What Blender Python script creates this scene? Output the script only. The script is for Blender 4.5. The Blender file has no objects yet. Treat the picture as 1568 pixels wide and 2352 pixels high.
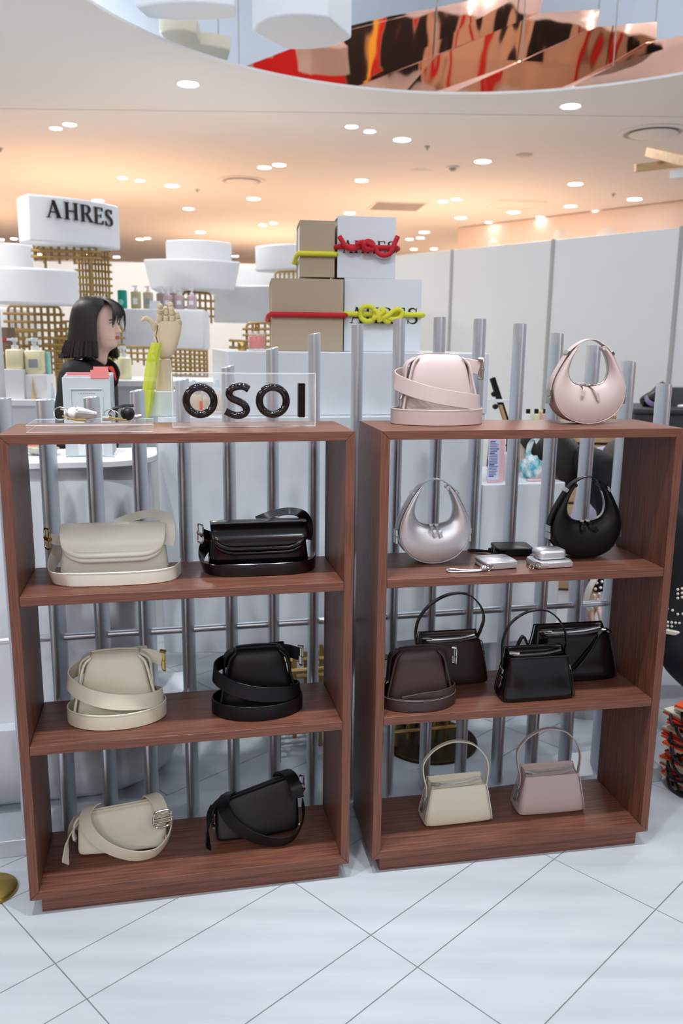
import bpy, bmesh, math, random
from math import sin, cos, pi, radians, sqrt, atan2, exp
from mathutils import Vector as V, Matrix as M
random.seed(7)
sc = bpy.context.scene
col = sc.collection

# ---------------------------------------------------------------- camera, world, lights, exposure
FPX, PITCH, ROLL, HC = 1918.2, -0.2018, 0.0119, 1.3989
_f = V((0, cos(PITCH), sin(PITCH))); _u = V((0, -sin(PITCH), cos(PITCH))); _r = V((1, 0, 0))
CR = cos(ROLL)*_r + sin(ROLL)*_u; CU = -sin(ROLL)*_r + cos(ROLL)*_u; CF = _f
CAM = V((0, 0, HC))
cd = bpy.data.cameras.new('camera'); cam = bpy.data.objects.new('camera', cd); col.objects.link(cam)
cam.matrix_world = M(((CR.x, CU.x, -CF.x, 0), (CR.y, CU.y, -CF.y, 0), (CR.z, CU.z, -CF.z, HC), (0, 0, 0, 1)))
cd.sensor_fit = 'HORIZONTAL'; cd.sensor_width = 36; cd.lens = FPX/1568*36
cd.clip_start = 0.05; cd.clip_end = 100
cd.dof.use_dof = True; cd.dof.focus_distance = 2.15; cd.dof.aperture_fstop = 5.0
sc.camera = cam
w = bpy.data.worlds.new('world'); sc.world = w; w.use_nodes = True
bg = w.node_tree.nodes['Background']; bg.inputs[0].default_value = (0.90, 0.95, 1.0, 1); bg.inputs[1].default_value = 0.18
sc.view_settings.view_transform = 'Standard'; sc.view_settings.look = 'None'
sc.view_settings.gamma = 1; sc.view_settings.use_curve_mapping = False; sc.view_settings.exposure = 0.93
sc.cycles.max_bounces = 8; sc.cycles.transparent_max_bounces = 12; sc.cycles.sample_clamp_indirect = 4
sc.cycles.caustics_reflective = False; sc.cycles.caustics_refractive = False

def lamp(name, kind, loc, power, color=(1, 1, 1), size=0.1, target=None, angle=None, blend=0.5, shape='DISK'):
    d = bpy.data.lights.new(name, kind); d.energy = power; d.color = color
    if kind == 'AREA': d.shape = shape; d.size = size
    else: d.shadow_soft_size = size
    if kind == 'SPOT': d.spot_size = angle or radians(70); d.spot_blend = blend
    o = bpy.data.objects.new(name, d); col.objects.link(o); o.location = loc
    if target is not None: o.rotation_euler = (V(target)-V(loc)).to_track_quat('-Z', 'Y').to_euler()
    return o
COOL = (0.93, 0.97, 1.0)
lamp('cove_light', 'AREA', (0.75, 3.7, 3.92), 15, COOL, 3.4, (0.75, 3.7, 0))
for i, (x, y, tx, ty, p) in enumerate([(-0.70, 1.34, -0.66, 1.88, 46), (-0.1, 1.44, -0.12, 1.97, 44), (0.36, 1.53, 0.36, 2.06, 36), (0.9, 1.62, 0.80, 2.16, 34)]):
    lamp('spot_light', 'SPOT', (x, y, 2.96), p, COOL, 0.035, (tx, ty, 0.75), radians(52), 0.8)
for x, y, tx, ty, p in [(-0.3, 0.9, 0.0, 2.8, 22), (0.7, 1.1, 0.6, 3.0, 24), (-1.3, 1.0, -0.9, 2.6, 18)]:
    lamp('fill_spot', 'SPOT', (x, y, 2.96), p, COOL, 0.04, (tx, ty, 1.25), radians(42), 0.8)  # extra spots added to brighten the plinth and boxes, no such fittings known
for x, y, p in [(-1.7, -1.6, 16), (1.5, -1.8, 16), (0, -2.6, 12), (-2.6, 0.4, 10), (2.8, 0.4, 9), (-2.2, -4.4, 22), (0.6, -4.6, 22), (3.4, -4.4, 22)]:
    lamp('front_fill', 'AREA', (x, y, 2.97), p, COOL, 0.5, (x, y, 0))  # unseen fill lamps added overhead for frontal light and the mirrored shop front
for x, y, p in [(-2.4, 3.6, 23), (-1.2, 6.05, 15), (1.4, 6.3, 14), (3.3, 4.6, 22), (-3.4, 5.6, 12)]:
    lamp('back_fill', 'AREA', (x, y, 2.97), p, (1, 0.97, 0.93), 0.4, (x, y, 0))  # invented lamps added to lift the back partition, boards and bands
for k in range(10):
    a = 2*pi*k/10; lamp('well_fill', 'POINT', (0.72+2.8*cos(a), 3.88+2.8*sin(a), 3.10), 5, COOL, 0.08)  # hidden lamps added behind the ledge to brighten the well
WARM = (1.0, 0.60, 0.37)
for x, y, z, p, s in [(-2.6, 9.0, 1.3, 24, 2.2), (1.2, 10.4, 1.3, 24, 2.4), (-1.2, 13.5, 1.5, 28, 2.6), (4.2, 12.0, 1.5, 18, 2.4), (-5.5, 11, 1.5, 26, 2.4), (3, 15.5, 1.5, 22, 2.6)]:
    lamp('warm_fill', 'AREA', (x, y, z), p, WARM, s, (x, y, 3))  # hidden warm lamps added to turn the far ceiling orange

# ---------------------------------------------------------------- picture measurements -> points
def ray(px, py): return CF + CR*((px-784)/FPX) - CU*((py-1176)/FPX)
def onz(px, py, z):
    d = ray(px, py); return CAM + d*((z-HC)/d.z)
def ony(px, py, Y):
    d = ray(px, py); return CAM + d*(Y/d.y)
UL = M.Translation((-0.3604, 1.8943, 0)) @ M.Rotation(0.2088, 4, 'Z')
UR = M.Translation((0.4857, 2.0683, 0)) @ M.Rotation(0.1871, 4, 'Z')
UH, UD, UT, S1, S2, SB, PF, PH, PI_ = 1.19, 0.2594, 0.0226, 0.8196, 0.451, 0.0683, 0.017, 0.0457, 0.0247
def inU(U, px, py, v=None, z=None):
    Ui = U.inverted(); o = Ui @ CAM; d = Ui.to_3x3() @ ray(px, py)
    t = (v-o.y)/d.y if v is not None else (z-o.z)/d.z
    return o + d*t

# ---------------------------------------------------------------- materials
def lin(c): return tuple((x/255/12.92 if x/255 <= .04045 else ((x/255+.055)/1.055)**2.4) for x in c)
def mat(name, rgb, rough=.5, metal=0, spec=.5, noise=None, bump=0, bscale=200, coat=0, trans=0, ior=1.45, emit=0, emitc=None, alpha=1, sheen=0):
    m = bpy.data.materials.new(name); m.use_nodes = True; nt = m.node_tree; b = nt.nodes['Principled BSDF']
    c = lin(rgb)+(1,); b.inputs['Base Color'].default_value = c
    b.inputs['Roughness'].default_value = rough; b.inputs['Metallic'].default_value = metal
    b.inputs['Specular IOR Level'].default_value = spec; b.inputs['IOR'].default_value = ior
    b.inputs['Coat Weight'].default_value = coat; b.inputs['Coat Roughness'].default_value = .08
    b.inputs['Transmission Weight'].default_value = trans; b.inputs['Alpha'].default_value = alpha
    if emit: b.inputs['Emission Color'].default_value = lin(emitc or rgb)+(1,); b.inputs['Emission Strength'].default_value = emit
    if noise or bump:
        tc = nt.nodes.new('ShaderNodeTexCoord')
    if noise:   # noise = (scale xyz, second colour, low, high)
        mp = nt.nodes.new('ShaderNodeMapping'); mp.inputs['Scale'].default_value = noise[0]
        nz = nt.nodes.new('ShaderNodeTexNoise'); nz.inputs['Scale'].default_value = 1; nz.inputs['Detail'].default_value = 5
        rp = nt.nodes.new('ShaderNodeValToRGB'); rp.color_ramp.elements[0].position = noise[2]; rp.color_ramp.elements[1].position = noise[3]
        rp.color_ramp.elements[0].color = lin(noise[1])+(1,); rp.color_ramp.elements[1].color = c
        L = nt.links.new; L(tc.outputs['Object'], mp.inputs['Vector']); L(mp.outputs[0], nz.inputs['Vector']); L(nz.outputs['Fac'], rp.inputs['Fac']); L(rp.outputs[0], b.inputs['Base Color'])
    if bump:
        n2 = nt.nodes.new('ShaderNodeTexNoise'); n2.inputs['Scale'].default_value = bscale; n2.inputs['Detail'].default_value = 3
        bp = nt.nodes.new('ShaderNodeBump'); bp.inputs['Strength'].default_value = bump; bp.inputs['Distance'].default_value = .002
        nt.links.new(tc.outputs['Object'], n2.inputs['Vector']); nt.links.new(n2.outputs['Fac'], bp.inputs['Height']); nt.links.new(bp.outputs[0], b.inputs['Normal'])
    return m
WD, WDK = (140, 88, 69), (76, 46, 38)
MT = dict(
 wood_u=mat('walnut_across', WD, .42, noise=((9, 260, 640), WDK, .26, .74)),
 wood_z=mat('walnut_upright', WD, .42, noise=((640, 260, 9), WDK, .26, .74)),
 alu=mat('satin_aluminium', (212, 216, 223), .38, .9),
 steel=mat('nickel', (205, 203, 196), .22, 1),
 gold=mat('pale_gold', (205, 178, 110), .25, 1),
 brass=mat('aged_brass', (178, 150, 96), .42, .75),
 white=mat('white_paint', (232, 235, 238), .5),
 whiteg=mat('white_satin', (226, 231, 238), .32),
 ceil=mat('ceiling_paint', (236, 234, 231), .75),
 tile=mat('floor_tile', (205, 211, 218), .30, noise=((3, 3, 3), (192, 199, 206), .35, .65)),
 grout=mat('grout', (140, 145, 150), .8),
 lens=mat('lamp_lens', (255, 255, 255), .5, emit=14, emitc=(255, 250, 240)),
 grey=mat('grey_plastic', (170, 170, 168), .5),
 cream=mat('cream_leather', (226, 221, 201), .42, bump=.12, bscale=700),
 creamp=mat('cream_patent', (234, 231, 218), .30, bump=.06, bscale=500),
 black=mat('black_leather', (11, 11, 14), .40, spec=.4, bump=.10, bscale=700),
 blackp=mat('black_patent', (7, 7, 9), .20, coat=.3),
 pink=mat('pink_leather', (193, 174, 171), .42, bump=.12, bscale=700),
 brown=mat('brown_leather', (64, 46, 43), .40, bump=.12, bscale=700),
 brownp=mat('dark_brown_leather', (44, 31, 28), .26),
 silver=mat('silver_leather', (228, 229, 233), .34, .8, bump=.12, bscale=900),
 acryl=mat('clear_acrylic', (244, 248, 250), .04, alpha=.08),
 acrshine=mat('acrylic_edge_shine', (240, 246, 248), .1, alpha=.62),  # whitish colour painted in for light caught at clear edges
 gloss=mat('gloss_black', (10, 10, 12), .08, coat=.5),
 thread=mat('thread', (180, 176, 164), .7),
)
# stretch tile noise along the tile diagonal
_mp = [n for n in MT['tile'].node_tree.nodes if n.type == 'MAPPING'][0]
_mp.inputs['Rotation'].default_value = (0, 0, radians(-40)); _mp.inputs['Scale'].default_value = (1.5, 16, 4)

# ---------------------------------------------------------------- builders
WM = {}
def wm(o): return WM.get(o.name, M.Identity(4)) if o else M.Identity(4)
class B:
    def __init__(s, T=None): s.v = []; s.f = []; s.T = T
    def add(s, vs, fs):
        o = len(s.v); s.v += [V(p) for p in vs]; s.f += [[i+o for i in f] for f in fs]; return s
    def obox(s, c, ax, ay, az):
        c, ax, ay, az = V(c), V(ax), V(ay), V(az)
        vs = [c+ax*i+ay*j+az*k for k in (-1, 1) for j in (-1, 1) for i in (-1, 1)]
        return s.add(vs, [(0, 2, 3, 1), (4, 5, 7, 6), (0, 1, 5, 4), (2, 6, 7, 3), (0, 4, 6, 2), (1, 3, 7, 5)])
    def box(s, a, b):
        a, b = V(a), V(b); h = (b-a)/2
        return s.obox((a+b)/2, (h.x, 0, 0), (0, h.y, 0), (0, 0, h.z))
    def loft(s, rings, cap=True, closed=False):
        n = len(rings[0]); vs = [p for r in rings for p in r]; fs = []
        m = len(rings)
        for i in range(m if closed else m-1):
            a, b = i*n, ((i+1) % m)*n
            for j in range(n):
                k = (j+1) % n; fs.append((a+j, a+k, b+k, b+j))
        if cap and not closed: fs.append(tuple(reversed(range(n)))); fs.append(tuple(range((m-1)*n, m*n)))
        return s.add(vs, fs)
    def cyl(s, p0, p1, r0, r1=None, n=16):
        p0, p1 = V(p0), V(p1); r1 = r0 if r1 is None else r1
        d = (p1-p0).normalized(); a = d.orthogonal().normalized(); b = d.cross(a)
        return s.loft([[p+(a*cos(2*pi*i/n)+b*sin(2*pi*i/n))*r for i in range(n)] for p, r in ((p0, r0), (p1, r1))])
    def tube(s, pts, r, n=8, closed=False):
        pts = [V(p) for p in pts]; m = len(pts); rings = []; a = None
        for i, p in enumerate(pts):
            q0 = pts[i-1] if (i > 0 or closed) else p; q1 = pts[(i+1) % m] if (i < m-1 or closed) else p
            d = (q1-q0).normalized()
            a = d.orthogonal().normalized() if a is None else (a-d*a.dot(d)).normalized()
            b = d.cross(a); rr = r[i] if isinstance(r, (list, tuple)) else r
            rings.append([p+(a*cos(2*pi*j/n)+b*sin(2*pi*j/n))*rr for j in range(n)])
        return s.loft(rings, True, closed)
    def lathe(s, prof, c=(0, 0, 0), n=24, ax=None):
        c = V(c); z = V(ax or (0, 0, 1)).normalized(); a = z.orthogonal().normalized(); b = z.cross(a)
        return s.loft([[c+z*h+(a*cos(2*pi*i/n)+b*sin(2*pi*i/n))*max(r, 1e-4) for i in range(n)] for r, h in prof])
    def ribbon(s, pts, wd, w, t, closed=False):
        """flat strap: pts centre line, wd width direction(s), w width, t thickness, rounded section"""
        pts = [V(p) for p in pts]; m = len(pts); rings = []
        for i, p in enumerate(pts):
            q0 = pts[i-1] if (i > 0 or closed) else p; q1 = pts[(i+1) % m] if (i < m-1 or closed) else p
            d = (q1-q0).normalized(); k = V(wd[i] if isinstance(wd, list) else wd)
            k = (k-d*k.dot(d)).normalized(); nn = d.cross(k); ww = (w[i] if isinstance(w, list) else w)/2; h = t/2
            rings.append([p+k*x+nn*y for x, y in ((-ww, -h*.4), (-ww+h*.6, -h), (ww-h*.6, -h), (ww, -h*.4), (ww, h*.4), (ww-h*.6, h), (-ww+h*.6, h), (-ww, h*.4))])
        return s.loft(rings, True, closed)
    def prism(s, poly, d):
        poly = [V(p) for p in poly]; d = V(d); n = len(poly)
        fs = [tuple(range(n)), tuple(reversed(range(n, 2*n)))]+[(i, i+n, (i+1) % n+n, (i+1) % n) for i in range(n)]
        return s.add(poly+[p+d for p in poly], fs)
    def build(s, name, m, parent=None, bevel=0, sub=0, sm=40, seg=2, kind=None, label=None):
        me = bpy.data.meshes.new(name); W = wm(parent).inverted()
        if s.T is not None: W = W @ s.T
        me.from_pydata([W @ p for p in s.v], [], s.f)
        bm = bmesh.new(); bm.from_mesh(me); bmesh.ops.recalc_face_normals(bm, faces=bm.faces); bm.to_mesh(me); bm.free()
        me.materials.append(MT[m] if isinstance(m, str) else m)
        if sm:
            me.shade_smooth(); me.set_sharp_from_angle(angle=radians(sm))
        o = bpy.data.objects.new(name, me); col.objects.link(o)
        if parent: o.parent = parent; WM[o.name] = wm(parent)
        else: WM[o.name] = M.Identity(4)
        if bevel:
            b = o.modifiers.new('bevel', 'BEVEL'); b.width = bevel; b.segments = seg; b.limit_method = 'ANGLE'; b.angle_limit = radians(35)
        if sub:
            b = o.modifiers.new('sub', 'SUBSURF'); b.levels = sub; b.render_levels = sub
        if kind: o['kind'] = kind
        if label: o['label'] = label
        return o
def tag(o, label, cat, group=None, kind=None):
    o['label'] = label; o['category'] = cat
    if group: o['group'] = group
    if kind: o['kind'] = kind
    return o
def thing(name, label, cat, mw=(0, 0, 0), group=None):
    """an Empty at the thing's base; mw a location or a world matrix"""
    o = bpy.data.objects.new(name, None); col.objects.link(o); o.empty_display_size = .05
    W = mw if isinstance(mw, M) else M.Translation(mw)
    o.matrix_world = W; WM[o.name] = W
    return tag(o, label, cat, group)
def struct(o): o['kind'] = 'structure'; return o
def cr(pts, n=6, closed=False):
    """Catmull-Rom through points"""
    P = [V(p) for p in pts]; m = len(P); out = []
    for i in range(m if closed else m-1):
        p0 = P[(i-1) % m] if (closed or i > 0) else P[0]*2-P[1]; p1 = P[i]; p2 = P[(i+1) % m]
        p3 = P[(i+2) % m] if (closed or i+2 < m) else P[-1]*2-P[-2]
        for k in range(n):
            t = k/n; out.append(.5*((2*p1)+(p2-p0)*t+(2*p0-5*p1+4*p2-p3)*t*t+(3*p1-p0-3*p2+p3)*t**3))
    if not closed: out.append(P[-1])
    return out
def se(c, ax, ay, ra, rb, n=28, e=3.0, pinch=0):
    """superellipse ring; pinch folds the two ends inwards like a gusset"""
    c, ax, ay = V(c), V(ax), V(ay); out = []
    for i in range(n):
        t = 2*pi*i/n; x = abs(cos(t))**(2/e)*(1 if cos(t) >= 0 else -1); y = abs(sin(t))**(2/e)*(1 if sin(t) >= 0 else -1)
        k = 1-pinch*exp(-(y/.45)**2)*(abs(x)**6)
        out.append(c+ax*(x*ra*k)+ay*(y*rb))
    return out
X, Y_, Z = V((1, 0, 0)), V((0, 1, 0)), V((0, 0, 1))
# ---------------------------------------------------------------- setting: floor, ceiling, walls
fl = struct(B().box((-9, -6, -.10), (9, 18, -.004)).build('floor', 'tile', None))
fl['label'] = 'pale grey stone tile floor laid on the diagonal'
ca = cos(pi/4)
def pq(p, q, z): return V(((p+q)*ca, (p-q)*ca, z))
qs = []; q = -.752; 
qq = [-.752+.0]
up = -.752; k = 0
while up < 2.2: d = .292 if k % 2 else .146; d = .146 if k % 2 else .290; up += d; qq.append(up); k += 1
dn = -.752; k = 0
while dn > -3.6: dn -= (.291 if k % 2 == 0 else .146); qq.insert(0, dn); k += 1
gb = B(); cnt = 0
for qa, qb in zip(qq[:-1], qq[1:]):
    for i in range(-3, 9):
        pa = .720+.586*i; pb = pa+.586
        c = pq((pa+pb)/2, (qa+qb)/2, 0)
        if not (-1.5 < c.x < 1.95 and 1.15 < c.y < 4.1 and abs(c.x) < .48*c.y+.45): continue
        g = .0016; cnt += 1
        B().obox(pq((pa+pb)/2, (qa+qb)/2, -.0015), pq((pb-pa)/2-g, 0, 0), pq(0, (qb-qa)/2-g, 0), (0, 0, .0015)).build('floor_tile', 'tile', fl)
        gb.obox(pq((pa+pb)/2, (qa+qb)/2, -.0032), pq((pb-pa)/2, 0, 0), pq(0, (qb-qa)/2, 0), (0, 0, .0004))
gb.build('grout', 'grout', fl)

CZ, CX, CY, CRD = 3.0, 0.72, 3.88, 2.06
def hole_ring(z, r, n=96): return [V((CX+r*cos(2*pi*i/n), CY+r*sin(2*pi*i/n), z)) for i in range(n)]
def rect_ring(z, x0, y0, x1, y1, n=96):
    out = []
    for i in range(n):
        t = 2*pi*i/n; c, s = cos(t), sin(t)
        k = min((x1-CX)/c if c > 1e-9 else 1e9, (x0-CX)/c if c < -1e-9 else 1e9, (y1-CY)/s if s > 1e-9 else 1e9, (y0-CY)/s if s < -1e-9 else 1e9)
        out.append(V((CX+c*k, CY+s*k, z)))
    return out
JY = 6.42
b = B(); b.loft([hole_ring(CZ, CRD), rect_ring(CZ, -9, -6, 9, JY)], cap=False)
b.loft([hole_ring(CZ+.015, CRD), rect_ring(CZ+.015, -9, -6, 9, JY)], cap=False); b.loft([hole_ring(CZ, CRD), hole_ring(CZ+.015, CRD)], cap=False)
ce = struct(b.build('ceiling', 'ceil')); ce['label'] = 'white ceiling with a large round opening and warm light further back'
B().box((-9, JY+.012, CZ), (9, 18, CZ+.1)).build('ceiling_panel', 'ceil', ce)
B().box((-9, JY-.05, CZ+.02), (9, JY+.06, CZ+.03)).build('joint_strip', 'grey', ce)
b = B(); b.loft([hole_ring(CZ+.015, CRD+1.0), hole_ring(4.0, CRD+1.0), hole_ring(4.02, .01)], cap=False)
b.loft([hole_ring(CZ+.0152, CRD), hole_ring(CZ+.015, CRD+1.0)], cap=False)
b.build('ceiling_well', 'whiteg', ce)
bw = struct(B().box((-6.0, 7.2, 0), (.75, 7.3, 2.02)).build('wall_partition_back', mat('back_partition', (236, 231, 226), .6))); bw['label'] = 'white back partition behind the display bands'
wallm = mat('far_wall', (236, 226, 218), .7)
struct(B().box((-9, 17.8, 0), (9, 18, 3)).build('wall_back', wallm))
struct(B().box((-9, -6, 0), (-8.8, 18, 3)).build('wall_left', 'ceil'))
struct(B().box((8.8, -6, 0), (9, 18, 3)).build('wall_right', 'ceil'))
# shop opposite, behind the photographer: seen in the copper mirror
wf = struct(B().box((-9, -6.2, 0), (9, -6, 4.5)).build('wall_front', mat('beige_wall', (214, 186, 160), .6)))
red = mat('red_panel', (205, 30, 30), .5); dark = mat('dark_opening', (18, 16, 18), .6); yel = mat('yellow_stripe', (240, 190, 60), .5)
for x0, x1, z0, z1, m in [(-4.6, -.15, .2, 3.4, red), (-.1, .35, 0, 2.9, dark), (.4, .62, 0, 3.2, yel), (.64, .8, 0, 3.2, red), (.85, 1.6, 0, 2.6, dark), (1.9, 2.05, 0, 4, red), (2.7, 2.85, 0, 4, red), (3.3, 4.0, .8, 2.9, dark), (4.7, 4.9, 0, 4, red), (5.6, 6.6, .3, 2.7, dark), (-6.2, -6.0, 0, 4, red), (6.9, 7.1, .2, 4, red)]:
    B().box((x0, -6, z0), (x1, -5.9, z1)).build('wall_panel', m, wf)

# white temporary partition on the right, panel by panel
A0, A1 = ony(905, 600, 7.2), ony(1568, 535, 5.28)
dr = (A1-A0); dr.z = 0; L = dr.length; dr.normalize(); nrm = V((dr.y, -dr.x, 0))
if nrm.y > 0: nrm = -nrm
PT = 2.10
pw = struct(B().obox(A0.xy.to_3d()+dr*(L/2+.5)+Z*(PT/2)-nrm*.03, dr*(L/2+1.6), nrm*.02, Z*(PT/2-.01)).build('wall_partition', 'white'))
pw['label'] = 'white temporary partition of tall boards with narrow grey joints'
seam = []
for px in (1027, 1258, 1535):
    d = ray(px, 800); s = nrm.dot(A0-CAM)/nrm.dot(d); seam.append((CAM+d*s-A0).dot(dr))
st = (seam[2]-seam[0])/2
ss = [seam[1]+st*k for k in range(-3, 4)]
pboard = mat('partition_board', (226, 228, 228), .55)
for a, c in zip(ss[:-1], ss[1:]):
    o = A0.xy.to_3d()+dr*((a+c)/2)+Z*(PT/2)
    B().obox(o, dr*((c-a)/2-.012), nrm*.012, Z*(PT/2-.005)).build('board', pboard, pw, bevel=.002)
for a in ss:
    B().obox(A0.xy.to_3d()+dr*a+Z*(PT/2)+nrm*.004, dr*.013, nrm*.014, Z*(PT/2)).build('joint_post', 'grey', pw)

# ---------------------------------------------------------------- two walnut shelving units
def shelf_unit(U, label):
    t = thing('shelving_unit', label, 'shelf', U)
    h = .4
    def bx(a, b_, m, n): B(U).box(a, b_).build(n, m, t, bevel=.0012)
    e = .0006
    # mitred frame: top and bottom boards and two sides
    def mitre(poly, m, n): B(U).prism([(p[0], 0, p[1]) for p in poly], (0, UD, 0)).build(n, m, t, bevel=.0008)
    g = .0005
    mitre([(-h+g, UH), (h-g, UH), (h-UT, UH-UT+g), (-h+UT, UH-UT+g)], 'wood_u', 'top_panel')
    mitre([(-h+g, PH), (h-g, PH), (h-UT, SB), (-h+UT, SB)], 'wood_u', 'bottom_panel')
    mitre([(-h, PH+g), (-h, UH-g), (-h+UT, UH-UT), (-h+UT, SB+g)], 'wood_z', 'side_panel')
    mitre([(h, PH+g), (h, UH-g), (h-UT, UH-UT), (h-UT, SB+g)], 'wood_z', 'side_panel')
    for z in (S1, S2): bx((-h+UT+e, .001, z-UT), (h-UT-e, UD, z), 'wood_u', 'shelf_board')
    b = B(U); b.box((-h+PI_, PF, 0), (h-PI_, PF+.02, PH-e)); b.box((-h+PI_, PF+.02, 0), (-h+PI_+.02, UD-.01, PH-e)); b.box((h-PI_-.02, PF+.02, 0), (h-PI_, UD-.01, PH-e)); b.box((-h+PI_+.02, UD-.03, 0), (h-PI_-.02, UD-.01, PH-e))
    b.build('plinth', 'wood_u', t, bevel=.0008)
    return t
shelf_unit(UL, 'left walnut shelving unit, three open bays, topped by black OSOI letters')
shelf_unit(UR, 'right walnut shelving unit, three open bays, topped by two pink bags')

# ---------------------------------------------------------------- aluminium fence of oval posts
F0, F1 = V((-.757, 2.142, 0)), V((.825, 2.507, 0)); fd = (F1-F0).normalized(); fn = V((-fd.y, fd.x, 0))
ft = thing('post_fence', 'silver aluminium fence of oval posts with wave-cut tops behind the shelving units', 'fence', (0, 2.3, 0))
def fpt(px, py):
    d = ray(px, py); return CAM + d*(fn.dot(F0-CAM)/fn.dot(d))
FB = .05
c0 = F0+fd*(-.45); c1 = F0+fd*1.98
b = B(); ln = 1.21; mid = F0+fd*.585
b.obox(mid+Z*(FB/2)+fn*.02, fd*1.265, fn*.075, Z*(FB/2)); b.build('base_rail', mat('base_metal', (205, 212, 220), .35, .5), ft, bevel=.002)
tops = [(4, 915), (103, 918), (210, 912), (315, 897), (418, 872), (523, 842), (625, 800), (722, 766), (821, 746), (917, 732), (1010, 729), (1102, 733), (1194, 745), (1279, 767), (1363, 796), (1443, 832), (1525, 882)]
for i, tp in enumerate(tops):
    p = fpt(*tp); top = p.z; p.z = 0; n = 28; sl = .012
    u = (p-F0).dot(fd); q = F0+fd*u
    za_, zb_ = fpt(*tops[max(i-1, 0)]).z, fpt(*tops[min(i+1, len(tops)-1)]).z; sl = (zb_-za_)/.235*.6
    def ring(z, k=1, tilt=0):
        out = []
        for j in range(n):
            a_, b_ = cos(2*pi*j/n)*.0165*k, sin(2*pi*j/n)*.048*k; w_ = fd*a_+fn*b_; w_ = fd*(a_*cos(.22)+b_*sin(.22))+fn*(b_*cos(.22)-a_*sin(.22))
            out.append(q+w_+Z*(z+tilt*w_.dot(fd)))
        return out
    B().loft([ring(FB), ring(top-.02, 1, sl), ring(top, .97, sl), ring(top-.001, .86, sl), ring(top-.006, .80, sl), ring(top-.007, .2, sl)]).build('post', 'alu', ft, sm=35)
rl = B(); rl.cyl(F0+fd*(-.16)+Z*.606, F0+fd*1.80+Z*.606, .0105, n=14); rl.build('rail', 'alu', ft)
# ---------------------------------------------------------------- bags
def at_unit(U, px, py, z, dv=0):
    """world matrix of a thing standing on the shelf z of unit U where the pixel meets it"""
    p = inU(U, px, py, z=z); return U @ M.Translation((p.x, p.y+dv, z+.0006))
def buckle(T, c, w, h, m, par, r=.0022, nx=X, name='buckle', bar=True):
    """rounded wire frame with a middle bar, in the plane of nx (width) and z"""
    c = V(c); k = min(w, h)*.3; pts = []
    for sx, sz, a0 in ((1, 1, 0), (-1, 1, 90), (-1, -1, 180), (1, -1, 270)):
        for a in (0, 30, 60, 90):
            t = radians(a0+a); pts.append(c+nx*(sx*(w/2-k)+k*cos(t))+Z*(sz*(h/2-k)+k*sin(t)))
    b = B(T); b.tube(pts, r, 8, closed=True)
    if bar: b.tube([c-nx*(w/2+.003), c+nx*(w/2+.003)], r*1.1, 8)
    o = b.build(name, m, par); return o

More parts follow.
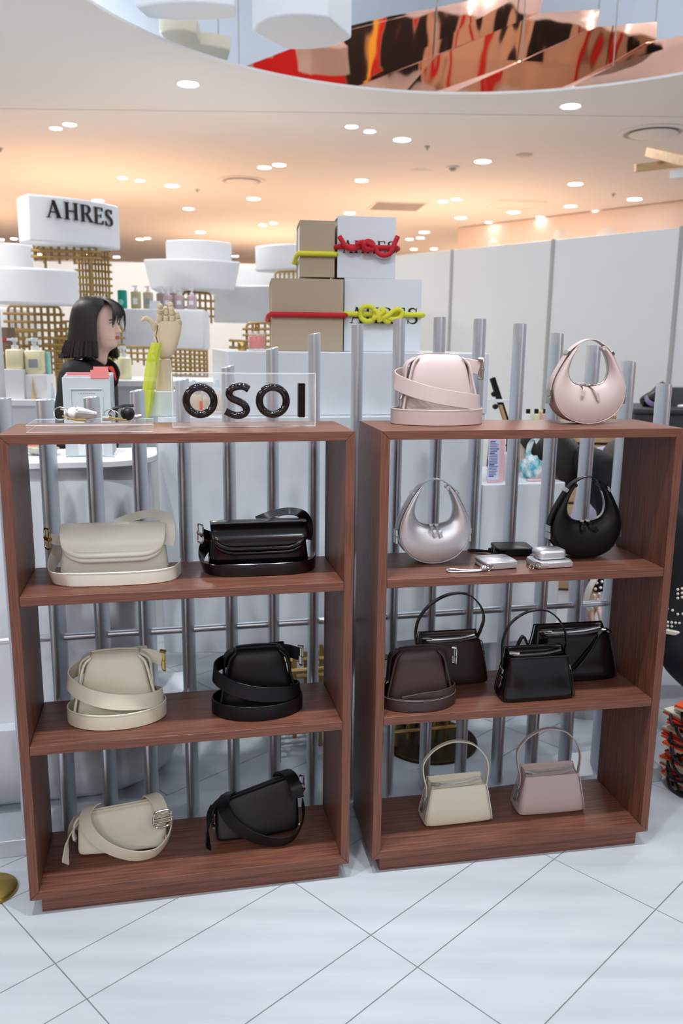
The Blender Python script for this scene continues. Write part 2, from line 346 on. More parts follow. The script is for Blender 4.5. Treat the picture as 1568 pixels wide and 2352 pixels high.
def wrapped_pouch(name_label, mw, m, metal, s=1.0, upper=True, flip=1, group='pouches wrapped in their own belts'):
    t = thing('belt_bag', name_label, 'handbag', mw, group)
    T = mw @ M.Diagonal((s*flip, s, s, 1))
    rows = [(0, .098, .046, 0), (.004, .103, .050, 0), (.02, .105, .052, .10), (.05, .100, .050, .16), (.08, .093, .047, .20), (.11, .086, .044, .22), (.135, .080, .041, .20), (.155, .073, .036, .12), (.168, .064, .030, .05), (.176, .054, .021, 0), (.1785, .044, .010, 0)]
    b = B(T); b.loft([se((0, 0, z), X, Y_, rx, ry, 40, 3.4, p) for z, rx, ry, p in rows]); b.build('body', m, t, sub=1, sm=80)
    # front panel edges folding over the sides
    for sx in (-1, 1):
        pts = cr([(sx*.056, -.026, .171), (sx*.072, -.030, .156), (sx*.0795, -.034, .135), (sx*.086, -.036, .105), (sx*.093, -.039, .075), (sx*.099, -.041, .045), (sx*.101, -.045, .015)], 5)
        B(T).tube(pts, [.001]+[.0034]*(len(pts)-2)+[.001], 8).build('side_fold', m, t)
        pts = cr([(sx*.060, .006, .168), (sx*.083, .006, .150), (sx*.088, .004, .11), (sx*.091, .002, .075)], 5)
        B(T).ribbon(pts, Y_, .030, .006).build('side_tab', m, t)
        b = B(T); b.cyl((sx*.092, -.010, .072), (sx*.092, .012, .072), .0032); b.cyl((sx*.088, .001, .080), (sx*.096, .001, .062), .004); b.build('stud', metal, t)
    B(T).ribbon(cr([(-.056, 0, .1775), (-.02, 0, .1805), (.02, 0, .1805), (.056, 0, .1775)], 5), Y_, .008, .0025).build('top_seam', m, t)
    # the long belt: low turn on the shelf
    W, th = .040, .0034
    lo = [V((.121*cos(a), .082*sin(a)-.004, W/2+.0005)) for a in [2*pi*i/56 for i in range(56)]]
    lo = [V((p.x, p.y if p.y < .055 else .055+(p.y-.055)*.4, p.z)) for p in lo]
    bl = B(T); bl.ribbon(lo, Z, W, th, closed=True)
    belt = bl.build('belt', m, t)
    if upper:
        key = [(40, .106, .066, .150, .2), (70, .104, .068, .140, .2), (110, .107, .066, .128, .2), (150, .112, .066, .121, .1), (180, .116, .068, .112, 0), (205, .115, .070, .101, 0), (235, .113, .074, .086, 0), (265, .113, .075, .073, 0), (295, .114, .075, .064, 0), (320, .115, .075, .058, 0), (345, .115, .072, .054, 0), (365, .113, .068, .049, 0), (385, .110, .060, .045, 0)]
        pts = []
        for a, rx, ry, z, o in key: pts.append(V((rx*cos(radians(a)), ry*sin(radians(a))-.004, z)))
        pts = cr(pts, 6); n = len(pts)
        wd = [Z*1+V((p.x, p.y, 0)).normalized()*(-.10) for p in pts]
        B(T).ribbon(pts, wd, W, th).build('belt_turn', m, t)
    else:
        pts = cr([(.112, .0, .044), (.109, -.04, .046), (.06, -.070, .044), (0, -.0745, .040), (-.06, -.070, .030)], 6)
        B(T).ribbon(pts, Z, W*.9, th).build('belt_turn', m, t)
        b = B(T); b.ribbon(cr([(-.104, .03, .02), (-.112, .01, .08), (-.106, .02, .13), (-.08, .03, .14)], 6), Y_, .036, th); b.build('belt_end', m, t)
    b = B(T); b.ribbon(cr([(.060, .020, .152), (.084, .018, .150), (.104, .010, .146), (.116, .004, .143)], 5), Z, .036, .004); b.build('belt_end', m, t)
    bk = buckle(T, (.119, -.001, .140), .016, .052, metal, t, nx=V((.45, -.9, 0)).normalized())
    b = B(T); b.cyl((.112, .003, .166), (.124, -.004, .166), .005); b.box((.1165, -.003, .118), (.1215, .001, .166)); b.build('buckle_bar', metal, bk)
    # stitching along the belt edge
    if m not in ('black',):
        st = [p+Z*(W/2-.0035)+V((p.x, p.y, 0)).normalized()*(th/2+.0002) for p in lo if p.y < .05]
        st.sort(key=lambda p: atan2(p.x, -p.y))
        B(T).tube(st, .0005, 4).build('stitching', 'thread', t)
    return t

wrapped_pouch('cream leather belt bag with gold buckle, belt wound twice, middle bay of left unit', at_unit(UL, 266, 1683, S2, .098), 'cream', 'gold', 1.0)
wrapped_pouch('black leather belt bag, belt wound twice, middle bay of left unit', at_unit(UL, 600, 1660, S2, .092), 'black', 'steel', .97)
wrapped_pouch('pale pink leather belt bag on top of right unit', at_unit(UR, 1024, 979.5, UH, .090), 'pink', 'steel', 1.0)
wrapped_pouch('brown leather belt bag in front of dark brown handbag, middle bay of right unit', at_unit(UR, 976, 1643, S2, .090), 'brown', 'steel', .87, upper=False)

# ---- crescent bags
OUT = [(-.40, 1.13), (-.60, .88), (-.80, .53), (-.955, .18), (-1.0, -.14), (-.91, -.5), (-.66, -.80), (-.30, -.965), (0, -1.0), (.30, -.965), (.66, -.80), (.91, -.5), (1.0, -.14), (.955, .18), (.80, .53), (.60, .88), (.40, 1.13)]
INN = [(-.35, 1.08), (-.47, .86), (-.545, .62), (-.56, .42), (-.52, .26), (-.42, .14), (-.28, .075), (-.12, .045), (0, .04), (.12, .045), (.28, .075), (.42, .14), (.52, .26), (.56, .42), (.545, .62), (.47, .86), (.35, 1.08)]
def crescent(label, mw, m, rx=.104, rz=.096, pulls=((-.16, .42, -.10), (.06, .62, .16)), zip_m='steel'):
    t = thing('crescent_bag', label, 'handbag', mw, 'crescent bags with an arched handle')
    T = mw @ M.Translation((0, 0, .0018))
    o = cr([V((a*rx, 0, (c+1)*rz)) for a, c in OUT], 4); i = cr([V((a*rx, 0, (c+1)*rz)) for a, c in INN], 4); n = len(o)
    D = .027; rings = []; hd = []
    for k in range(n):
        s = abs(2*k/(n-1)-1); d = D*(1-.55*s**2.2); hd.append(d); r = []
        prof = [(0, .93), (.02, .97), (.08, 1.0), (.22, 1.08), (.4, 1.12), (.58, 1.05), (.76, .84), (.9, .58), (1, .32)]
        for f, h in prof: r.append(o[k].lerp(i[k], f)+Y_*(-d*h))
        for f, h in reversed(prof): r.append(o[k].lerp(i[k], f)+Y_*(d*h))
        rings.append(r)
    B(T).loft(rings).build('body', m, t, sub=1, sm=50)
    cen = V((0, 0, rz))
    outn = []
    for k in range(n):
        tg = (o[min(k+1, n-1)]-o[max(k-1, 0)]).normalized(); outn.append(V((-tg.z, 0, tg.x))*(-1 if V((-tg.z, 0, tg.x)).dot(o[k]-cen) < 0 else 1))
    for sy in (-1, 1):
        B(T).tube([o[k]+Y_*(sy*hd[k]*.95) for k in range(n)], .0016, 6).build('piping', m, t)
    # side belt from buckle up each horn and over as the handle
    kb = [k for k in range(n) if o[k].z < rz*.92 and o[k].x < 0][0]
    left = [o[k]+outn[k]*.0035 for k in range(kb, -1, -3)]; left = [p+V((-.002, 0, .001)) for p in left]
    tipL = left[-1]
    arch = [V((x*rx, 0, (z+1)*rz)) for x, z in ((-.26, 1.265), (-.10, 1.325), (.05, 1.335), (.20, 1.30), (.33, 1.22))]
    right = [V((-p.x, 0, p.z)) for p in reversed(left)]
    B(T).ribbon(cr(left[:]+arch+right, 3), Y_, .021, .003).build('handle_belt', m, t)
    for sx in (-1, 1):
        z = rz*.80; x = sx*(rx*1.0+.0055)
        b = B(T); b.box((x-.0035, -.0125, z-.004), (x+.0035, .0125, z+.014)); bu = b.build('buckle', 'steel', t, bevel=.0008)
        B(T).box((x-.003, -.0125, z-.024), (x+.003, .0125, z-.005)).build('buckle_plate', 'steel', bu, bevel=.0008)
        p = V((sx*rx*.60, 0, rz*1.94)); tg = V((sx*-.62, 0, .78)); nn = V((sx*.78, 0, .62))
        B(T).obox(p+nn*.003, tg*.006, Y_*.0125, nn*.004).build('slider', 'steel', t, bevel=.0008)
        # little loop of leather at the horn tip
        q = V((sx*rx*.375, 0, rz*2.10)); B(T).cyl(q-Y_*.0115, q+Y_*.0115, .0055, n=12).build('tip_loop', m, t)
    # zip along the inner edge
    zl = [i[k]-outn[k]*.0006 for k in range(3, n-3)]
    B(T).ribbon(zl, Y_, .010, .0016).build('zip', zip_m, t)
    for x0, z0, x1 in pulls:
        a = V((x0*rx, -.013, rz*1.04)); c = V(((x0+x1)*rx, -.031, rz*(1.04-z0*.62)))
        mid = a.lerp(c, .45)+V((0, -.008, .004))
        zp = B(T).ribbon(cr([a, mid, c], 5), V((1, 0, (x1)*.6)), [.007]*6+[.009]*5, .002).build('zip_pull', m, t)
        B(T).obox(a+V((0, .002, .003)), (.006, 0, 0), (0, .005, 0), (0, 0, .003)).build('zip_slider', 'steel', zp, bevel=.001)
    return t
crescent('pale pink crescent bag standing on top of right unit', at_unit(UR, 1352, 975, UH, .028), 'pink', .100, .0935)
crescent('metallic silver crescent bag, top bay of right unit', at_unit(UR, 998, 1296, S1, .028), 'silver', .096, .0955, pulls=((-.10, .48, .10), (.05, .50, .11)))
crescent('black leather crescent bag, top bay of right unit', at_unit(UR, 1346, 1284, S1, .028), 'black', .099, .0955, pulls=((-.14, .42, .02), (.04, .42, .22)))

# ---- trapezoid zip top handbags
def zip_bag(label, mw, m, s=1.0, sx_=1.0, hz=1.0, handle=None, soft=.0, hw=.0135, metal='steel', group='zip top handbags with a single handle'):
    t = thing('zip_top_handbag', label, 'handbag', mw, group)
    T = mw @ M.Diagonal((s*sx_, s, s*hz, 1))
    rows = [(0, .098, .036, 0), (.002, .1005, .039, 0), (.012, .101, .040, .03), (.03, .0985, .0375, .07), (.05, .0945, .033, .10), (.07, .090, .030, .12), (.088, .0855, .0265, .10), (.097, .083, .0255, .08), (.101, .0822, .025, .06), (.1025, .0815, .024, .05), (.1015, .080, .0215, .04), (.097, .079, .020, 0), (.0945, .076, .018, 0), (.0940, .04, .004, 0)]
    b = B(T); b.loft([se((0, 0, z), X, Y_, rx, ry, 44, 7, p) for z, rx, ry, p in rows])
    for v in b.v:
        if v.z > .088 and v.y > 0: v.z += (v.z-.088)/.0145*.012
        if v.z > .09 and v.y < 0: v.z -= .002
    # soft dents on the front and back
    for v in b.v:
        if .008 < v.z < .09: v.y += (1 if v.y < 0 else -1)*.0018*soft*(1+sin(v.x*55+v.z*70))*sin(pi*v.z/.1)
    b.build('body', m, t, sub=1, sm=50)
    for sy in (-1, 1):   # seamed front and back edges
        for sx in (-1, 1):
            B(T).tube(cr([(sx*.0965, sy*.0372, .006), (sx*.0955, sy*.0372, .02), (sx*.0895, sy*.032, .055), (sx*.0835, sy*.0262, .090), (sx*.081, sy*.0240, .1005+(.013 if sy > 0 else 0))], 5), .0014, 6).build('edge_seam', m, t)
        B(T).tube([(-.081, sy*.0238, .1005+(.0135 if sy > 0 else 0)), (0, sy*.0244, .1005+(.0135 if sy > 0 else 0)), (.081, sy*.0238, .1005+(.0135 if sy > 0 else 0))], .0014, 6).build('top_edge', m, t)
    B(T).ribbon(cr([(-.076, -.002, .1005), (-.03, -.001, .0990), (.03, .002, .0995), (.074, .008, .1035)], 5), V((0, 1, .25)), .024, .0016).build('zip_tape', m, t)
    B(T).ribbon(cr([(-.074, -.002, .1018), (-.03, -.001, .1003), (.03, .002, .1008), (.072, .008, .1048)], 5), V((0, 1, .25)), .0062, .0022).build('zip_teeth', metal, t)
    zs = B(T).obox((-.072, -.002, .1035), (.005, 0, 0), (0, .004, 0), (0, 0, .0022)).build('zip_slider', metal, t, bevel=.0008)
    B(T).obox((-.064, -.006, .1065), (.012, -.007, .001), (.003, .005, 0), (0, 0, .0012)).build('zip_pull', metal, zs, bevel=.0005)
    hp = handle or [(-.090, 0, .070), (-.090, .002, .098), (-.098, .004, .13), (-.098, .006, .165), (-.07, .008, .197), (-.03, .010, .214), (.01, .010, .216), (.05, .010, .203), (.082, .008, .172), (.094, .006, .14), (.092, .003, .11), (.088, 0, .088)]
    B(T).ribbon(cr(hp, 6), Y_, hw, .0036).build('handle', m, t)
    for sx in (-1, 1):
        x = sx*.0925; b = B(T); b.obox((x+sx*.002, 0, .066), (.0025, 0, 0), (0, .0095, 0), (-sx*.001, 0, .005)); p = b.build('handle_clip', metal, t, bevel=.0006)
        B(T).obox((sx*.0985, 0, .040), (.0012, 0, 0), (0, .009, 0), (-sx*.004, 0, .013)).build('side_plate', metal, t, bevel=.0006)
    return t
zip_bag('cream leather zip handbag with arched handle, bottom bay of right unit', at_unit(UR, 1054, 1893, SB, .036) @ M.Rotation(.02, 4, 'Z'), 'cream', 1.0, 1.0, 1.06, soft=.5)
zip_bag('pale pink leather zip handbag with arched handle, bottom bay of right unit', at_unit(UR, 1268, 1869, SB, .036) @ M.Rotation(-.02, 4, 'Z'), 'pink', 1.0, 1.0, 1.12, soft=.35)
zip_bag('glossy dark brown zip handbag standing behind the brown belt bag', at_unit(UR, 1036, 1572, S2, .030), 'brownp', 1.06, 1.0, 1.16,
        handle=[(-.090, .004, .085), (-.094, .004, .12), (-.083, .006, .155), (-.05, .008, .187), (.0, .010, .206), (.05, .010, .203), (.085, .009, .175), (.096, .008, .145), (.088, .006, .118), (.078, .002, .098), (.086, 0, .085)], hw=.016)
zip_bag('small glossy black zip handbag in front of larger black one', at_unit(UR, 1237, 1609, S2, .034), 'blackp', 1.03, 1.0, 1.16, soft=.7,
        handle=[(-.091, .003, .065), (-.094, .003, .105), (-.092, .005, .14), (-.072, .008, .175), (-.03, .01, .198), (.02, .01, .201), (.055, .01, .183), (.078, .008, .155), (.086, .006, .125), (.082, .003, .1), (.088, 0, .075)], hw=.011)
zip_bag('large black zip handbag with long strap behind the small black handbag', at_unit(UR, 1312, 1560, S2, .020), 'blackp', 1.16, 1.12, 1.16, soft=.4,
        handle=[(-.094, 0, .060), (-.106, 0, .085), (-.118, -.01, .100), (-.130, -.012, .080), (-.132, -.012, .05), (-.126, -.012, .024), (-.114, -.03, .012), (-.09, -.0385, .006), (-.04, -.046, .012), (.0, -.046, .04), (.03, -.038, .072), (.052, -.028, .10), (.068, -.020, .108), (.080, -.012, .1065), (.089, -.004, .1)], hw=.013)

# ---- roll top clutches with a standing strap
def roll_clutch(label, mw, m, metal, s=1.0, wx=1.13):
    t = thing('roll_top_bag', label, 'handbag', mw, 'roll top bags with a wide strap')
    T = mw @ M.Diagonal((s, s, s, 1))
    rows = [(0, .114, .050, 0), (.003, .118, .053, 0), (.03, .119, .054, .05), (.06, .117, .051, .10), (.09, .114, .046, .12), (.115, .112, .038, .10), (.128, .110, .026, .05), (.132, .106, .012, 0)]
    TS = T; T = TS @ M.Diagonal((wx, 1, 1, 1))
    B(T).loft([se((0, .004, z), X, Y_, rx, ry, 44, 4, p) for z, rx, ry, p in rows]).build('body', m, t, sub=1, sm=60)
    # flap: a thick sheet rolling over the front
    prof = [(.024, .1285, .110), (.010, .1355, .1115), (-.012, .1385, .112), (-.032, .1340, .112), (-.047, .1225, .1115), (-.0565, .106, .110), (-.060, .092, .107), (-.0605, .082, .101), (-.059, .0745, .092), (-.057, .070, .078)]
    nx = 24; outer = []; inner = []
    for k, (y, z, hw) in enumerate(prof):
        q0 = prof[max(k-1, 0)]; q1 = prof[min(k+1, len(prof)-1)]; tg = V((0, q1[0]-q0[0], q1[1]-q0[1])).normalized(); nn = V((0, tg.z, -tg.y))
        for lst, d in ((outer, -.003), (inner, .003)):
            lst.append([V((hw*(2*j/nx-1), y, z))+nn*d*(1 if abs(2*j/nx-1) < .97 else .3) for j in range(nx+1)])
    rings = [a+list(reversed(c)) for a, c in zip(outer, inner)]
    B(T).loft(rings).build('flap', m, t, sub=1, sm=70)
    # two padded rolls under the flap edge, rounded at the ends
    for (r, dz, dy, hw) in ((.0085, .0715, -.0605, .098), (.0065, .0585, -.0575, .096)):
        pts = cr([(-hw-.008, -.036, dz+.052), (-hw-.006, -.046, dz+.034), (-hw+.004, dy+.004, dz+.014), (-hw+.026, dy, dz+.002), (-hw*.4, dy-.001, dz), (hw*.4, dy-.001, dz), (hw-.026, dy, dz+.002), (hw-.004, dy+.004, dz+.014), (hw+.006, -.046, dz+.034), (hw+.008, -.036, dz+.052)], 6)
        n = len(pts); B(T).tube(pts, [r*min(1, .25+min(k, n-1-k)/5) for k in range(n)], 10).build('padded_roll', m, t)
    T = TS
    # wide strap standing on the shelf round the front
    W, th = .034, .0034
    base = [(-.100, .045, .085), (-.128, .052, .070), (-.149, .044, .045), (-.157, .018, .026), (-.155, -.020, .0185), (-.142, -.055, .0175), (-.105, -.078, .0175), (-.04, -.086, .0175), (.04, -.088, .0175), (.105, -.080, .0175), (.142, -.055, .0175), (.158, -.015, .019), (.160, .010, .020)]
    pts = cr(base, 6); wd = [Z+V((p.x, p.y, 0)).normalized()*(.30*max(0, (p.x < -.11)*(1))) for p in pts]
    B(T).ribbon(pts, wd, W, th).build('strap', m, t)
    if m == 'creamp':
        st = [p+Z*(W/2-.003)+V((p.x*.4, p.y, 0)).normalized()*.0021 for p in pts if p.y < -.05]; B(T).tube(st, .0005, 4).build('stitching', 'thread', t)
    b = B(T); b.ribbon(cr([(.0, .040, .126), (.04, .036, .142), (.085, .024, .153), (.118, .002, .151), (.132, -.018, .134), (.134, -.030, .108), (.130, -.036, .084)], 6), [V((0, 1, .7)).lerp(V((1, .35, .25)), min(1, k/22)) for k in range(37)], .032, th); b.build('strap_loop', m, t)
    B(T).ribbon(cr([(-.120, .010, .092), (-.136, -.002, .098), (-.154, -.012, .108)], 5), Z, .024, .003).build('strap_end', m, t)
    bk = buckle(T, (-.158, -.014, .106), .024, .052, metal, t, nx=V((.55, -.83, 0)).normalized(), r=.0026)
    b = B(T); b.cyl((-.162, -.008, .106), (-.150, -.026, .106), .0055, n=12); b.build('buckle_bar', metal, bk)
    return t
roll_clutch('cream patent roll top bag with gold buckle, top bay of left unit', at_unit(UL, 262, 1347, S1, .089), 'creamp', 'gold', .985)
roll_clutch('black patent roll top bag with silver buckle, top bay of left unit', at_unit(UL, 602, 1325, S1, .087), 'blackp', 'steel', .93, 1.19)

# ---- pouches lying tilted with a hanging strap
def tilted_pouch(label, mw, m, metal, s=1.0, lift=0.0, side_buckle=False):
    t = thing('tilted_pouch', label, 'handbag', mw, 'tilted pouches on the bottom boards')
    T = mw @ M.Diagonal((s, s, s, 1))
    T = T @ M.Translation((0, 0, .0022))
    # wedge: a rounded triangular section lofted from left end to right end
    def sec(x, hb, ht, y0, y1, yt, z0, k=1):
        c = V((x, (y0+y1)/2, z0)); pts = [V((x, y0, z0)), V((x, y1, z0)), V((x, yt+.012, ht)), V((x, yt-.012, ht))]
        poly = []
        m_ = sum(pts, V())/4
        for a in range(4):
            p0, p1, p2 = pts[a-1], pts[a], pts[(a+1) % 4]
            e0 = (p0-p1).normalized(); e1 = (p2-p1).normalized(); r = .013 if a < 2 else .009
            for q in range(5):
                u = q/4; poly.append((p1+e0*r)*(1-u)**2+p1*2*u*(1-u)+(p1+e1*r)*u*u)
        return [m_+(p-m_)*k for p in poly]
    xs = [(-.118, .4), (-.1175, .82), (-.112, .97), (-.095, 1), (-.05, 1.02), (0, 1.03), (.05, 1.02), (.085, 1), (.104, .97), (.110, .84), (.111, .4)]
    rings = []
    for x, k in xs:
        f = (x+.118)/.229
        rings.append(sec(x, 0, (.088+.022*f)+lift*f, -.050, .040, .012, 0+lift*.25*f, k))
    B(T).loft(rings).build('body', m, t, sub=1, sm=70)
    for dy in (-.005, .006):
        B(T).tube(cr([(-.105, .012+dy, .0905), (-.04, .012+dy, .0965+lift*.3), (.04, .012+dy, .1045+lift*.66), (.098, .012+dy, .1095+lift*.95)], 5), .0032, 6).build('top_seam', m, t)
    # end tab at the left and its stud
    B(T).ribbon(cr([(-.100, .010, .096), (-.122, -.004, .082), (-.128, -.018, .055), (-.124, -.026, .038)], 5), Y_, .026, .006).build('side_tab', m, t)
    W, th = .034, .0034
    # strap: over the left end, down across the front in a loop, round to the right end and up
    pts = cr([(-.072, .030, .104), (-.090, .004, .106), (-.096, -.030, .096), (-.080, -.062, .074), (-.045, -.082, .046), (0, -.094, .026), (.045, -.100, .0185), (.085, -.090, .020), (.112, -.062, .034), (.124, -.028, .052), (.126, .006, .066)], 7)
    n = len(pts); wd = []
    for k, p in enumerate(pts):
        f = k/(n-1); g0, g1, g2 = V((1, 0, .2)), V((.62, -.2, .78)), V((0, -.35, 1)); wd.append(g0.lerp(g1, min(1, max(0, (f-.08)/.3))) if f < .38 else g1.lerp(g2, (f-.38)/.62))
    B(T).ribbon(pts, wd, W, th).build('strap', m, t)
    tail = cr([(-.118, .010, .080), (-.132, -.016, .066), (-.140, -.050, .046), (-.142, -.076, .028), (-.142, -.094, .016)], 6)
    B(T).ribbon(tail, [V((.12, .9, .35))]*25, .026, th).build('strap_tail', m, t)
    l = lift
    up = cr([(.062, .042, .098+l*.8), (.070, .022, .119+l*.85), (.088, -.008, .121+l*.9), (.100, -.038, .102+l*.9), (.105, -.049, .080+l*.7)], 6)
    B(T).ribbon(up, V((.9, .1, .1)), .034, .005).build('end_strap', m, t)
    if not side_buckle:
        c = V((.1015, -.0525, .0890)); bk = buckle(T, c, .047, .048, metal, t, r=.0030, nx=V((.97, .05, .12)).normalized())
        b = B(T); b.tube([c+V((-.026, -.001, -.012)), c+V((.026, 0, -.006))], .003); b.tube([c+V((-.02, -.001, .010)), c+V((.022, 0, .014))], .002); b.build('buckle_bar', metal, bk)
    else:
        c = V((.122, -.010, .105+l*.6)); bk = buckle(T, c, .016, .05, metal, t, r=.0026, nx=V((.5, -.8, .2)).normalized())
        B(T).cyl(c+V((-.008, .006, -.012)), c+V((.006, -.010, -.012)), .005, n=12).build('buckle_bar', metal, bk)
    b = B(T); b.lathe([(0, -.006), (.004, -.0045), (.006, 0), (.004, .0045), (0, .006)], (.108, -.060, .040), 12); b.build('ball_stud', metal, t)
    b = B(T); b.cyl((-.124, -.030, .036), (-.124, -.012, .036), .003, n=10); b.cyl((-.124, -.021, .030), (-.124, -.021, .044), .0036, n=10); b.build('stud', metal, t)
    return t
tilted_pouch('cream leather pouch lying with looped strap, bottom bay of left unit', at_unit(UL, 285, 1961, SB, .05), 'cream', 'steel', 1.0)
tilted_pouch('black leather pouch tilted with looped strap, bottom bay of left unit', at_unit(UL, 597, 1930, SB, .05), 'black', 'steel', .99, lift=.045, side_buckle=True)

# ---- small leather goods in the top bay of the right unit
def slab(T, name, par, m, w, d, h, z0=0, r=.012, bev=.003, cx=0, cy=0):
    ring = []
    for sx, sy, a0 in ((1, 1, 0), (-1, 1, 90), (-1, -1, 180), (1, -1, 270)):
        for a in (0, 22.5, 45, 67.5, 90):
            t = radians(a0+a); ring.append(V((cx+sx*(w/2-r)+r*cos(t), cy+sy*(d/2-r)+r*sin(t), 0)))
    def rr(z, k): return [V((cx+(p.x-cx)*(1-k/w*2), cy+(p.y-cy)*(1-k/d*2), z)) for p in ring]
    return B(T).loft([rr(z0, bev), rr(z0+bev*.3, bev*.3), rr(z0+bev, 0), rr(z0+h-bev, 0), rr(z0+h-bev*.3, bev*.3), rr(z0+h, bev)]).build(name, m, par, sm=50)
def wallet(label, mw, m, w=.100, d=.085, h=.020, loop=None, loopw=.0022):
    t = thing('wallet', label, 'wallet', mw, 'small leather goods beside the silver bag')
    slab(mw, 'lower_cover', t, m, w, d, h*.42, 0)
    slab(mw, 'upper_cover', t, m, w, d, h*.42, h*.58)
    slab(mw, 'zip_band', t, m, w-.003, d-.003, h*.14, h*.43)
    B(mw).box((-w*.28, -d/2-.0012, h*.1), (w*.46, -d/2+.004, h*.93)).build('spine', m, t, bevel=.001)
    if loop:
        B(mw).tube(cr(loop, 6), loopw, 6).build('wrist_loop', m, t)
        q = V(loop[0]); b = B(mw)
        for k in range(3): b.tube([q+V((-.004*k, .0055*cos(a), .0045+.0055*sin(a))) for a in [2*pi*i/12 for i in range(12)]], .0022, 6, closed=True)
        kn = b.build('loop_knot', m, t)
        b = B(mw); b.tube([q+V((.010+.006*cos(a), -.002, .004+.008*sin(a))) for a in [2*pi*i/14 for i in range(14)]], .0014, 6, closed=True); b.box(q+V((.014, -.001, .004)), q+V((.022, .005, .008))); b.build('zip_pull', 'steel', t)
    return t
wallet('silver zip wallet with thin wrist loop in front of black wallet', at_unit(UR, 1150, 1309, S1, .040) @ M.Rotation(.10, 4, 'Z'), 'silver', .092, .078, .021,
       [(-.052, -.042, .004), (-.078, -.040, .0035), (-.105, -.030, .003), (-.130, -.014, .003), (-.146, -.016, .003), (-.148, -.030, .003), (-.130, -.040, .003), (-.09, -.046, .0035), (-.052, -.044, .004)])
wallet('black zip wallet lying behind the silver wallet', at_unit(UR, 1187, 1278, S1, .040) @ M.Rotation(-.10, 4, 'Z'), 'black', .105, .085, .022,
       [(-.060, -.012, .006), (-.09, .0, .005), (-.115, .012, .004), (-.117, .022, .004), (-.09, .012, .005), (-.060, -.008, .006)], .003)
mw = at_unit(UR, 1272, 1306, S1, .034) @ M.Rotation(.08, 4, 'Z')
t = thing('coin_purse', 'silver double coin purse with zip charms beside the black crescent bag', 'purse', mw, 'small leather goods beside the silver bag')
slab(mw, 'base_pouch', t, 'silver', .105, .070, .019, 0); slab(mw, 'zip_band', t, 'silver', .107, .072, .003, .008)
slab(mw, 'top_pouch', t, 'silver', .080, .058, .026, .0195, r=.014, bev=.007, cy=.004)
B(mw).box((-.022, -.037, .002), (.050, -.032, .016)).build('front_panel', 'silver', t, bevel=.001)
B(mw).tube(cr([(-.045, -.02, .020), (-.047, .0, .030), (-.043, .02, .026), (.0, .030, .030), (.040, .02, .026)], 5), .0018, 6).build('zip', 'steel', t)
B(mw).ribbon(cr([(-.040, -.034, .018), (-.054, -.030, .024), (-.070, -.022, .034)], 4), V((.3, 1, .2)), .010, .002).build('zip_pull', 'silver', t)
b = B(mw); 
for c in ((-.050, -.036, .012), (-.068, -.034, .008)): b.tube([V(c)+V((.006*cos(a), .002*sin(a), .006*sin(a))) for a in [2*pi*i/12 for i in range(12)]], .0016, 6, closed=True)
b.build('clip', 'steel', t)
# ---------------------------------------------------------------- ceiling fittings
DLN = {(432,192): 'large downlight nearest the ceiling opening, at left', (1310,243): 'large downlight nearest the ceiling opening, at right', (923,320): 'bright downlight left of the ceiling speaker, first row behind the joint', (1108,370): 'bright downlight directly below and left of the ceiling speaker', (807,290): 'left one of the small pair of downlights above the gift boxes, behind the joint', (849,301): 'right one of the small pair of downlights above the gift boxes, behind the joint', (160,285): 'right one of the small pair of downlights at far left', (128,294): 'left one of the small pair of downlights at far left', (607,384): 'left one of the pair of downlights above the left air diffuser', (641,378): 'right one of the pair of downlights above the left air diffuser', (282,408): 'left one of the dim pair of downlights right of the shop sign', (321,414): 'right one of the dim pair of downlights right of the shop sign', (395,426): 'single downlight right of the dim pair, left of the air diffuser', (582,456): 'bright downlight just below the left air diffuser', (830,414): 'downlight straight above the white gift box, before the square grille', (1321,422): 'downlight left of the timber beams', (803,489): 'downlight touching the top edge of the small white gift box', (225,460): 'downlight touching the top edge of the shop sign', (433,479): 'downlight between the shop sign and the bright downlight', (460,533): 'downlight just above the rounded white band', (1457,457): 'rightmost downlight below the timber beams', (1310,473): 'downlight above the pale pink end wall, right of the access hatch', (1179,487): 'downlight just below the access hatch', (1058,500): 'downlight left of the access hatch, above the partition end'}
def downlight(px, py, r):
    p = onz(px, py, CZ); hw = r/FPX*(p-CAM).dot(CF)*.92
    t = thing('downlight', DLN.get((px, py), 'small round downlight in the far warm part of the ceiling'), 'light', M.Translation(p), 'round ceiling downlights')
    B().lathe([(hw*.2, -.004), (hw*.98, -.004), (hw, -.0025), (hw, -.001), (hw*.2, -.001)], p, 20).build('lens', 'lens', t, sm=30)
    B().lathe([(hw*1.0, -.001), (hw*1.0, -.005), (hw*1.12, -.003), (hw*1.14, -.001)], p, 20).build('trim_ring', 'white', t)
LIGHTS = [(432,192,26),(1310,243,24),(923,320,21),(1108,370,20),(807,290,15),(849,301,14),(160,285,16),(128,294,14),(607,384,16),(641,378,16),(282,408,11),(321,414,11),(395,426,17),(582,456,16),(830,414,16),(1321,422,17),(1017,462,12),(1048,457,12),(803,489,14),(1058,500,14),(1179,487,15),(1310,473,15),(1457,457,17),(433,479,13),(225,460,14),(460,533,12),(603,516,9),(628,512,9),(321,549,9),(338,547,8),(1239,498,8),(1369,485,8),(1512,470,8),(1122,510,8),(974,533,12),(940,549,9),(965,546,9),(950,572,8),(996,571,8),(540,588,8),(268,590,8),(148,590,8),(88,584,8),(205,586,7),(32,548,8),(2,550,8)]
far = sorted(a[:2] for a in LIGHTS if a[:2] not in DLN)
